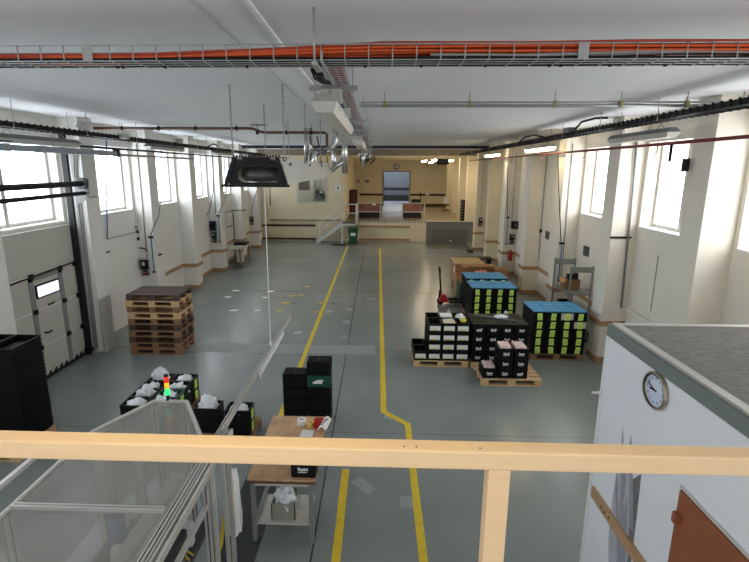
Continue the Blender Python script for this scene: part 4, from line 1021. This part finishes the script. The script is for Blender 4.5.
while z<4.06: q.cb((-1.55,6.4,z+.02),(.012,.012,.032)); z+=.045
q.cyl((-1.55,6.4,MZ),(-1.55,6.4,4.07),.004,5); q.build('links',whitepl,t,w=True)
MB().cyl((-1.55,6.4,MZ),(-1.55,6.4,MZ+.06),.018,8).build('hook',whitepl,t,w=True)

# ------------------------------------------------------------------ flue ducts behind the heater
def duct(P,r,label,name='flue_duct',m=silver):
    P=[(p[0]*1.08,p[1]+.95,4.25+(p[2]-4.25)*1.08 if p[2]<ZC else ZC) for p in P]
    return single(MB().tube(P,r,12),name,m,label,'duct')
def bend(a,b2,c2,n=6):
    a,b2,c2=map(Vector,(a,b2,c2)); return [tuple((1-t)**2*a+2*t*(1-t)*b2+t*t*c2) for t in [k/n for k in range(n+1)]]
duct([(-1.80,11.9,4.42),(-1.80,11.9,ZC)],.05,'left of two thin silver ducts rising behind the heater')
duct([(-1.68,11.9,4.42),(-1.68,11.9,ZC)],.045,'right of two thin silver ducts rising behind the heater')
duct([(-1.55,11.6,4.3)]+bend((-1.55,11.6,4.45),(-1.55,11.6,4.66),(-1.36,11.6,4.66))+bend((-1.2,11.6,4.68),(-1.05,11.6,4.75),(-1.03,11.6,5.0))+[(-1.03,11.6,ZC)],.08,'large silver duct with double bend rising behind the heater')
duct([(-1.05,11.3,4.3)]+bend((-1.05,11.3,4.45),(-1.03,11.3,4.66),(-1.2,11.3,4.66)),.06,'short bent silver duct beside the large one')
duct([(-.80,11.4,4.13),(-.80,11.4,ZC)],.075,'straight thick silver duct rising right of the heater end')
duct([(-1.12,11.35,4.2),(-.82,11.4,4.45)],.07,'slanted silver duct joining the heater end to the straight duct')
duct([(-.36,11.6,4.3),(-.36,11.6,4.72)],.045,'short silver duct beneath the long ceiling tray')
for i,(x,y) in enumerate(((-1.75,12.35),(-1.57,12.35))): single(MB().tube([(x,y,5.05),(x+.03,y,4.85),(x+.16,y,4.7),(x+.3,y,4.68)],.02,7),'flexible_hose',darkgrey,('left','right')[i]+' of two dark flexible hoses looping above the large silver duct','hose')
for i,x in enumerate((-1.42,-1.25)): single(MB().cyl((x*1.08,12.7,4.4),(x*1.08,12.7,4.76),.03,8),'gas_pipe',yelhose,('left','right')[i]+' of two short yellow gas pipes behind the heater','pipe')
c=thing('ceiling_fan_heater','black ceiling unit among the lit tubes near the platform','fan heater',(3.2,24,4.42)); MB().box(2.95,3.5,23.7,24.2,4.45,4.72).build('body',black,c,w=True,bevel=.04); MB().box(3.0,3.45,23.68,23.7,4.5,4.66).build('grille',darkgrey,c,w=True)
for x in (3.0,3.45): MB().cyl((x,24,4.72),(x,24,ZC),.01,6).build('hanger_rod',galv,c,w=True)
for i,(x,y,z) in enumerate(((-.47,14.2,4.55),(-.36,15.5,4.5),(-.30,17.0,4.6))):
    c=thing('valve_cluster',('nearest','middle','farthest')[i]+' grey valve assembly with hoses below the long tray','valve',(x,y,z)); MB().cyl((x-.12,y,z+.1),(x+.12,y,z+.1),.05,10).build('body',silver,c,w=True); MB().cyl((x,y,z+.1),(x,y,4.974),.02,8).build('stem',galv,c,w=True); MB().tube([(x+.1,y,z+.1),(x+.2,y,z+.0),(x+.1,y,z-.12)],.018,6).build('hose',blackc,c,w=True); MB().cyl((x-.05,y,z-.1),(x-.02,y,z+.08),.03,8).build('solenoid',black,c,w=True)

# ------------------------------------------------------------------ wall services, left
def socket_unit(x0,x1,yf,z0,z1,label):
    t=thing('socket_unit',label,'socket box',((x0+x1)/2,yf,z0)); w_=x1-x0
    MB().box(x0-.06,x1+.02,yf-.03,yf,z0-.03,z1+.05).build('back_plate',lightgrey,t,w=True)
    MB().box(x0,x1,yf-.12,yf-.03,z0+.16,z1).build('switch_housing',black,t,w=True,bevel=.01)
    MB().box(x0+.05,x0+.05+w_*.4,yf-.126,yf-.12,z0+.28,z1-.05).build('breaker_window',lightgrey,t,w=True)
    for k in (0,1): MB().cyl((x0+w_*(.28+.44*k),yf-.03,z0+.11),(x0+w_*(.28+.44*k),yf-.08,z0+.11),.035,10).build('blue_socket',MATS.get('navy_steel'),t,w=True)
    for k in (0,1): MB().cyl((x0+w_*(.28+.44*k),yf-.03,z0+.02),(x0+w_*(.28+.44*k),yf-.09,z0+.02),.045,10).build('red_socket',mat('red_socket',(120,34,28),.5) if 'red_socket' not in MATS else MATS['red_socket'],t,w=True)
    return t
Y=LY[4]
socket_unit(-6.83,-6.63,Y,1.2,1.64,'socket box with red outlets on the second left pillar, above pallets')
single(MB().tube([(-5.95,Y-.06,4.85),(-6.0,Y-.06,4.2),(-6.1,Y-.06,3.36),(-6.18,Y-.06,2.95),(-6.5,Y-.03,2.35)],.012,6),'hanging_cable',blackc,'cable swinging down to the valve on the second left pillar','cable')
def valve_tube(x,yf,zt,zb,label):
    t=thing('air_line',label,'air line',(x,yf,zb)); MB().cyl((x,yf-.03,zb),(x-.0,yf-.03,zt),.014,8).build('tube',bluehose,t,w=True); MB().box(x-.07,x+.07,yf-.05,yf,zt-.03,zt+.03).build('valve',blackm,t,w=True,bevel=.008); MB().cyl((x,yf-.08,zb),(x,yf,zb),.03,8).build('outlet',black,t,w=True); return t
valve_tube(-6.49,Y,2.3,1.28,'blue compressed-air line with black valve on the second left pillar')
single(MB().cyl((-6.66,Y-.02,1.68),(-6.66,Y-.02,4.9),.014,6),'wall_conduit',greyc,'straight conduit down to the socket box on the second left pillar','conduit')
single(MB().tube([(-6.87,Y-.02,1.98),(-6.72,Y-.05,1.98),(-6.62,Y-.06,1.9)],.018,6),'black_pipe_stub',black,'short bent black pipe above the socket box on the second left pillar','pipe')
single(MB().box(-6.412,-6.385,Y+.14,Y+.34,1.72,1.77),'black_marker',black,'small black bar on the inner face of the second left pillar','marker')
single(MB().box(-6.9,-6.86,13.05-.1,13.05,2.55,2.62).tube([(-6.87,13.0,2.46),(-6.87,11.5,2.47)],.012,6),'wall_cable_run',greyc,'thin cable run along the left wall below the second window','cable')
single(MB().tube([(-6.87,11.5,2.47),(-6.82,11.5,2.9),(-6.75,11.45,3.5),(-6.62,11.4,4.2),(-6.5,11.3,4.9)],.016,7),'blue_air_hose',bluehose,'blue air hose hanging in front of the second left window','hose')
for i,z in enumerate((2.46,2.25)): single(MB().box(-6.9,-6.84,13.0,13.08,z-.04,z+.04),'wall_fixing',black,('upper','lower')[i]+' small black fixing on left wall beside the second pillar','fixing')
single(MB().box(-6.412,-6.39,10.62,10.76,2.27,2.3),'black_marker',black,'small black bar on the inner face of the first left pillar','marker')
Y=LY[6]
c=thing('hose_reel','dark blue wall box on the fourth left pillar','wall box',(-6.74,Y-.1,1.72)); MB().box(-6.87,-6.62,Y-.2,Y-.03,1.72,2.12).build('body',navy,c,w=True,bevel=.03); MB().box(-6.80,-6.7,Y-.03,Y,1.8,2.0).build('bracket',steel,c,w=True)
MB().cyl((-6.745,Y-.2,1.92),(-6.745,Y-.215,1.92),.12,16).build('dial',black,c,w=True)
socket_unit(-6.83,-6.64,Y,1.24,1.66,'socket box below the dark blue wall box on the fourth left pillar')
valve_tube(-6.53,Y,2.33,1.26,'blue compressed-air line with valve on the fourth left pillar')
single(MB().tube([(-5.95,Y-.05,4.7),(-6.1,Y-.05,3.6),(-6.2,Y-.05,3.0),(-6.5,Y-.04,2.4)],.012,6),'hanging_cable',blackc,'cable swinging down to the valve on the fourth left pillar','cable')
single(MB().cyl((-6.64,Y-.02,2.4),(-6.64,Y-.02,4.9),.014,6),'wall_conduit',greyc,'straight conduit down the fourth left pillar','conduit')
single(MB().tube([(-5.95,17.0,4.66),(-6.0,17.0,3.4),(-6.2,17.0,2.7),(-6.3,16.9,2.55)],.012,6),'hanging_cable',blackc,'free hanging cable before the left window between third and fourth pillars','cable')
Y=LY[8]
socket_unit(-6.84,-6.66,Y,1.28,1.70,'farthest socket box on the left wall, near the rear wall')
single(MB().tube([(-6.2,Y-.05,4.7),(-6.37,Y-.05,3.2),(-6.67,Y-.05,2.27),(-6.76,Y-.05,1.8)],.012,6),'hanging_cable',blackc,'cable swinging to the farthest socket box on the left wall','cable')
single(MB().cyl((-6.78,LY[7]-.3+.42,1.3),(-6.78,LY[7]-.3+.42,4.9),.05,10),'brown_downpipe',brownpipe,'brown vertical pipe on the left wall behind the steel trolley','pipe')

# left steel trolley
trs=mat('trolley_steel',(104,102,96),.45,.2)
c=thing('steel_trolley','tall grey steel trolley with shelf by the left wall','trolley',(-6.2,20.3,0))
for x,y,h in ((-6.55,19.8,2.4),(-5.93,19.6,.82),(-6.55,20.95,2.4),(-5.93,21.0,.82)): MB().box(x-.022,x+.022,y-.022,y+.022,.06,h).build('post',trs,c,w=True)
for z in (2.38,1.72): MB().box(-6.57,-6.53,19.8,20.95,z-.02,z+.02).build('rail',trs,c,w=True)
MB().box(-6.57,-5.95,20.9,20.95,2.36,2.4).build('rail',trs,c,w=True)
MB().bar((-6.55,19.8,2.4),(-6.0,20.6,2.42),.04,.03).build('arm',trs,c,w=True)
MB().box(-6.57,-5.9,19.6,21.0,.80,.83).build('top_shelf',lightgrey,c,w=True); MB().box(-6.55,-5.93,19.65,20.95,.14,.17).build('bottom_shelf',trs,c,w=True)
for x,y in ((-6.55,19.8),(-5.93,19.6),(-6.55,20.95),(-5.93,21.0)): MB().cyl((x-.015,y,.04),(x+.015,y,.04),.04,10).build('castor',rubber,c,w=True)
single(MB().box(-6.5,-5.95,20.6,21.2,.83,.93),'black_tray',black,'flat black tray on the back of the steel trolley by the left wall','tray')
single(MB().box(-6.2,-5.95,20.0,20.3,.17,.62),'cream_carton',mat('cream_carton',(214,206,184),.7),'pale carton on the bottom shelf of the left steel trolley','carton')

# ------------------------------------------------------------------ wall services, right
Y=RY[6]
def RS(x,y): return SH((x,y,0))[0]
c=thing('fire_extinguisher','red fire extinguisher hung low on a right wall pillar','fire extinguisher',(5.39,Y-.1,.64))
MB().tube([(5.39,Y-.09,.64),(5.39,Y-.09,.66),(5.39,Y-.09,.92),(5.39,Y-.09,.97),(5.39,Y-.09,1.0)],[.05,.075,.075,.055,.02],14).build('cylinder',red,c,w=True)
MB().box(5.36,5.42,Y-.12,Y-.06,1.0,1.04).bar((5.39,Y-.1,1.04),(5.31,Y-.1,1.06),.02,.015).build('valve',blackm,c,w=True); MB().tube([(5.36,Y-.1,1.02),(5.28,Y-.1,.98),(5.27,Y-.1,.8),(5.3,Y-.1,.7)],.012,6).build('hose',black,c,w=True); MB().cyl((5.39,Y-.09,.625),(5.39,Y-.09,.66),.076,14).build('base_ring',black,c,w=True); MB().box(5.33,5.45,Y-.02,Y,.75,.95).build('bracket',blackm,c,w=True)
socket_unit(5.32,5.50,Y,1.30,1.68,'socket box on the right pillar above the fire extinguisher')
c=thing('wall_speaker','black box above the socket box on a right wall pillar','wall box',(5.5,Y-.1,1.92)); MB().box(5.34,5.66,Y-.22,Y-.03,1.92,2.22).build('body',black,c,w=True,bevel=.02); MB().cyl((5.5,Y-.22,2.07),(5.5,Y-.23,2.07),.1,16).build('cone',darkgrey,c,w=True); MB().box(5.45,5.55,Y-.03,Y,2.0,2.14).build('bracket',blackm,c,w=True)
valve_tube(5.2,Y,2.36,1.28,'air line with black valve left of the black box on right pillar')
single(MB().tube([(5.0,Y-.05,4.65),(5.1,Y-.05,3.4),(5.18,Y-.04,2.42)],.012,6),'hanging_cable',blackc,'cable hanging down to the air line above the fire extinguisher','cable')
single(MB().cyl((5.36,Y-.02,2.25),(5.36,Y-.02,4.9),.012,6),'wall_conduit',greyc,'conduit rising above the black box on the right pillar','conduit')
Y=RY[8]
socket_unit(5.33,5.5,Y,1.3,1.74,'farthest socket box on the right wall beside the dock leveller')
single(MB().cyl((5.42,Y-.02,1.8),(5.42,Y-.02,4.6),.012,6),'wall_conduit',greyc,'conduit above the farthest socket box on the right wall','conduit')
Y=RY[5]
c=thing('wall_conduit','white conduit with switch down the right pillar, ending in a foot bend','conduit',(5.5,Y-.03,1.15)); MB().tube([(5.51,Y-.02,4.9),(5.5,Y-.02,2.8),(5.52,Y-.02,1.2),(5.42,Y-.02,1.18)],.014,6).build('pipe',galv,c,w=True); MB().box(5.48,5.56,Y-.06,Y,2.15,2.27).build('switch',black,c,w=True)
for i,(y,lb) in enumerate(((15.2,'small grey wall plate on the right wall above the cardboard boxes'),(12.22,'small grey wall plate on the right wall above the steel rack'))):
    x=RS(RW,y); single(MB().box(x-.02,x+.01,y-.16,y+.16,2.02,2.28),'wall_plate',darkgrey,lb,'plate')
Y=RY[4]
single(MB().tube([(4.75,Y-.08,4.65),(4.82,Y-.08,3.96),(4.95,Y-.08,3.0),(5.06,Y-.04,2.3)],.013,6),'hanging_cable',blackc,'cable hanging to the valve on the right pillar behind the rack','cable')
valve_tube(5.09,Y,2.25,1.2,'air line with black valve on the right pillar behind the steel rack')
single(MB().cyl((5.17,Y-.02,1.3),(5.14,Y-.02,4.9),.012,6),'wall_conduit',greyc,'straight conduit on the right pillar behind the steel rack','conduit')
Y=RY[3]
single(MB().box(4.93,5.37,Y-.025,Y,2.82,2.86),'pipe_clamp',blackm,'thin dark clamp bar across the nearest right pillar','clamp')
single(MB().tube([(5.22,Y-.04,4.9),(5.27,Y-.04,3.9),(5.33,Y-.04,1.3)],.022,7),'wall_pipe',steel,'grey pipe down the nearest right pillar beside the window','pipe')
single(MB().box(4.92,5.46,Y-.02,Y,1.30,1.34).box(RW-.06,RW-.03,8.3,9.9,1.28,1.32),'wall_trunking',wall_w,'thin white trunking around the nearest right pillar above its bumper','trunking')
single(MB().box(RS(RW,9.05)-.008,RS(RW,9.05)+.005,9.04,9.06,1.5,2.63),'wall_conduit',midgrey,'thin vertical line of conduit below the nearest right window','conduit')
single(MB().cyl((RS(5.4,24.2),23.9,1.9),(RS(5.4,24.2),23.9,3.1),.01,5),'wall_cable',greyc,'thin cable on the right wall near the dock','cable')

# steel rack (right)
c=thing('steel_rack','grey steel rack trolley with two end frames by the right wall','rack',(5.0,11.7,0))
for y in (11.25,12.3):
    for x in (4.74,5.26): MB().box(x-.02,x+.02,y-.02,y+.02,.05,1.95).build('post',steel,c,w=True)
    MB().box(4.76,5.24,y-.012,y+.012,1.78,1.92).build('end_board',steel,c,w=True)
for z in (1.22,.62,.2): MB().box(4.72,5.28,11.25,12.3,z-.015,z+.015).build('shelf',steel,c,w=True)
for y in (11.25,12.3):
    for x in (4.74,5.26): MB().cyl((x-.015,y,.04),(x+.015,y,.04),.04,10).build('castor',rubber,c,w=True)
c=thing('cardboard_box','open cardboard box on the top shelf of the steel rack','box',(5.0,11.8,1.235)); MB().box(4.82,5.16,11.65,12.0,1.235,1.5).build('body',card_d,c,w=True); MB().bar((4.82,11.82,1.5),(4.74,11.82,1.42),.34,.006).build('flap',card,c,w=True); MB().bar((5.16,11.82,1.5),(5.24,11.82,1.46),.34,.006).build('flap',card,c,w=True)
single(MB().box(4.86,5.0,11.68,11.8,1.5,1.64).box(5.04,5.12,11.7,11.8,1.5,1.66),'black_bottles',black,'dark containers standing on the cardboard box of the steel rack','container')
crate((5.0,12.05,.635),0,'black crate on the middle shelf of the steel rack, behind the blue stack',None); crate((5.0,11.5,.635),0,'black crate on the middle shelf of the steel rack, nearer end',None)

# pallet truck
c=thing('pallet_truck','red hand pallet truck with black handle, forks under blue stack','pallet truck',(2.1,14.45,0))
MB().frustum((1.98,2.3,14.28,14.62),(2.06,2.2,14.32,14.58),.10,.34).build('body',red,c,w=True,bevel=.02); MB().cyl((2.03,14.45,.2),(2.03,14.45,.48),.05,10).build('pump',blackm,c,w=True)
for y in (14.27,14.63): MB().box(2.3,3.4,y-.08,y+.08,.10,.16).build('fork',blackm,c,w=True)
for y in (14.38,14.52): MB().cyl((2.03,y-.03,.09),(2.03,y+.03,.09),.09,14).build('wheel',rubber,c,w=True)
for y in (14.27,14.63): MB().cyl((3.3,y-.04,.05),(3.3,y+.04,.05),.045,10).build('roller',rubber,c,w=True)
MB().cyl((2.05,14.45,.45),(1.99,14.45,1.0),.028,8).build('drawbar',blackm,c,w=True)
MB().tube([(1.99,14.40,1.0),(1.985,14.34,1.08),(1.98,14.36,1.2),(1.98,14.54,1.2),(1.985,14.56,1.08),(1.99,14.50,1.0),(1.99,14.40,1.0)],.026,8).build('handle',rubber,c,w=True)

# cardboard by the right wall
c=thing('pallet_box','large cardboard pallet box with wooden lid behind the blue stacks','box',(3.35,17.2,0)); MB().box(2.86,3.85,16.65,17.75,.15,.86).build('body',card,c,w=True,bevel=.01); MB().box(2.82,3.9,16.6,17.8,.86,.90).build('lid',wood_l,c,w=True); MB().box(2.845,2.86,16.8,17.0,.5,.72).build('label',white,c,w=True)
pallet('m',(3.35,17.2,0),PI/2,'pallet under the large cardboard pallet box')
c=thing('cardboard_box','brown cardboard box with flaps open, right of pallet box','box',(3.65,16.1,0)); MB().box(3.2,4.05,15.85,16.4,0,.92).build('body',card_d,c,w=True); MB().box(3.12,4.1,15.95,16.38,.92,.94).build('flap',card,c,w=True); MB().bar((3.2,16.1,.93),(3.0,16.1,.9),.5,.008).build('flap',card,c,w=True)
c=thing('cardboard_box','smaller brown cardboard box right of the open-flapped box','box',(4.3,16.1,0)); MB().box(4.1,4.5,15.9,16.3,0,.84).build('body',card,c,w=True,bevel=.006); MB().box(4.1,4.5,16.09,16.11,.838,.843).build('tape',table_e,c,w=True)
c=thing('cardboard_box','long low cardboard box just behind the rear blue stack','box',(3.2,15.2,0)); MB().box(2.62,4.35,15.0,15.5,.145,.80).build('body',card,c,w=True,bevel=.006); MB().box(2.64,4.33,15.02,15.48,.80,.81).build('lid',card_d,c,w=True)
pallet('m',(3.4,15.25,0),0,'pallet under the long low cardboard box behind the blue stacks')
lump('pink_bag',mat('salmon_bag',(226,130,112),.4,bump=.3,bscale=20),(3.5,15.25,.75),.3,.16,.2,'salmon pink bag lying on the low cardboard box','bag',seed=71)
for k in range(2): crate((4.35+.0*k,17.0,.0+CH*k),0,'black crate, %s of the short pile right of the large pallet box'%('lower','upper')[k],None)
single(MB().box(3.3,4.6,18.3,18.9,.7,.74).box(3.35,3.45,18.4,18.8,0,.7).box(4.45,4.55,18.4,18.8,0,.7),'dark_table',black,'low dark table behind the large cardboard box by the right wall','table')
single(MB().prism([(2.6,14.2),(2.64,14.2),(2.64,14.8),(2.6,14.8)],'z',.17,.75),'green_panel',green,'dark green panel standing at the left side of the rear blue stack','panel')
single(MB().box(4.75,5.0,24.0,24.5,0,.08),'wall_wedge',black,'small black wedge on the floor at the right wall near the dock','wedge')

# ------------------------------------------------------------------ floor litter
def scrap(x,y,m,label,grp,s=.1,seed=0):
    r_=random.Random(seed); n=7; P=[]
    for k in range(n):
        a=2*PI*k/n; rr=s*r_.uniform(.6,1.1); P.append((x+rr*1.3*math.cos(a),y+rr*math.sin(a)))
    single(MB().prism(P,'z',.0005,.004),'floor_scrap',m,label,'scrap',grp)
for i,(x,y) in enumerate(((-5.01,15.79),(-5.01,14.95),(-4.37,13.48),(-3.63,13.48),(-3.77,14.95),(-3.73,15.72),(-2.09,11.59),(-1.44,13.45))): scrap(x,y,white if i<6 else lightgrey,'white paper scrap on the grey floor between pallets and aisle' if i<6 else ('pale scrap on the floor near the tip of the aluminium beam','pale scrap on the floor between the yellow line and the joint')[i-6],'white scraps on the floor' if i<6 else None,.12,i)
for i,(x,y) in enumerate(((-2.95,14.36),(-2.96,13.46),(-2.91,15.19),(-2.59,15.25),(-2.56,16.46),(-1.78,14.38),(-1.80,13.43))): scrap(x,y,mat('ochre_scrap',(214,180,96),.6) if 'ochre_scrap' not in MATS else MATS['ochre_scrap'],'yellowish scrap on the grey floor near the left yellow line','yellowish scraps on the floor',.14 if i==0 else .1,20+i)
for i,(x,y) in enumerate(((-4.83,15.45),(-1.37,14.36),(-1.32,15.2),(-2.65,14.39),(-3.05,14.98),(-3.48,14.96),(-3.46,15.8),(-3.03,15.82))): scrap(x,y,darkgrey,'dark scrap on the grey floor near the left yellow line','dark scraps on the floor',.09,40+i)
def patch(P,label): single(MB().prism(P,'z',.0004,.0015),'floor_patch',mat('floor_patch',(146,153,150),.45) if 'floor_patch' not in MATS else MATS['floor_patch'],label,'patch')
patch([(-.22,5.80),(.02,5.55),(-.08,5.42),(-.33,5.66)],'pale tilted tape patch on the floor between the near yellow lines')
patch([(.33,5.42),(.50,5.42),(.50,5.2),(.33,5.2)],'pale square tape patch touching the right near yellow line')
patch([(.16,7.5),(.34,7.45),(.36,7.32),(.15,7.38)],'pale patch on the floor beside the dog-leg of the yellow line')
patch([(-4.6,10.2),(-.02,10.2),(-.02,10.75),(-4.6,10.75)],'long pale band on the floor across the left half of the hall')
for i,y in enumerate((11.2,12.4,13.6)): patch([(-.95,y),(-.75,y),(-.75,y+.25),(-.95,y+.25)],('nearest','middle','farthest')[i]+' pale square patch along the floor joint')
patch([(-.35,14.8),(-.05,14.8),(-.05,15.0),(-.35,15.0)],'pale patch between the floor joint and the right yellow line')

# ------------------------------------------------------------------ camera, world, view
cam=bpy.data.cameras.new('camera'); co=bpy.data.objects.new('camera',cam); COL.objects.link(co); SC.camera=co
cam.sensor_fit='HORIZONTAL'; cam.sensor_width=36; cam.lens=465*36/749.; cam.shift_x=13/749.; cam.shift_y=-13/749.; cam.clip_start=.05; cam.clip_end=200
f=465.; 
def ray(px,py): return Vector(((px-361.5)/f,(py-268.)/f,1.))
d=ray(378,168.5).normalized(); dn=ray(354,2430).normalized(); dn=(dn-d*dn.dot(d)).normalized(); r=dn.cross(d)
Rw=Matrix((r,d,-dn))                 # rows: world axes in camera (x right, y down, z forward)
cx_=Rw@Vector((1,0,0)); cy_=Rw@Vector((0,-1,0)); cz_=Rw@Vector((0,0,-1))
co.matrix_world=Matrix(((cx_.x,cy_.x,cz_.x,0),(cx_.y,cy_.y,cz_.y,0),(cx_.z,cy_.z,cz_.z,4.25),(0,0,0,1)))
w=bpy.data.worlds.new('world'); SC.world=w; w.use_nodes=True
bg=w.node_tree.nodes['Background']; bg.inputs['Color'].default_value=lin((236,240,250)); bg.inputs['Strength'].default_value=.75
SC.view_settings.view_transform='Standard'; SC.view_settings.look='None'; SC.view_settings.exposure=0.8; SC.view_settings.gamma=1.0
try: SC.view_settings.use_curve_mapping=False
except Exception: pass
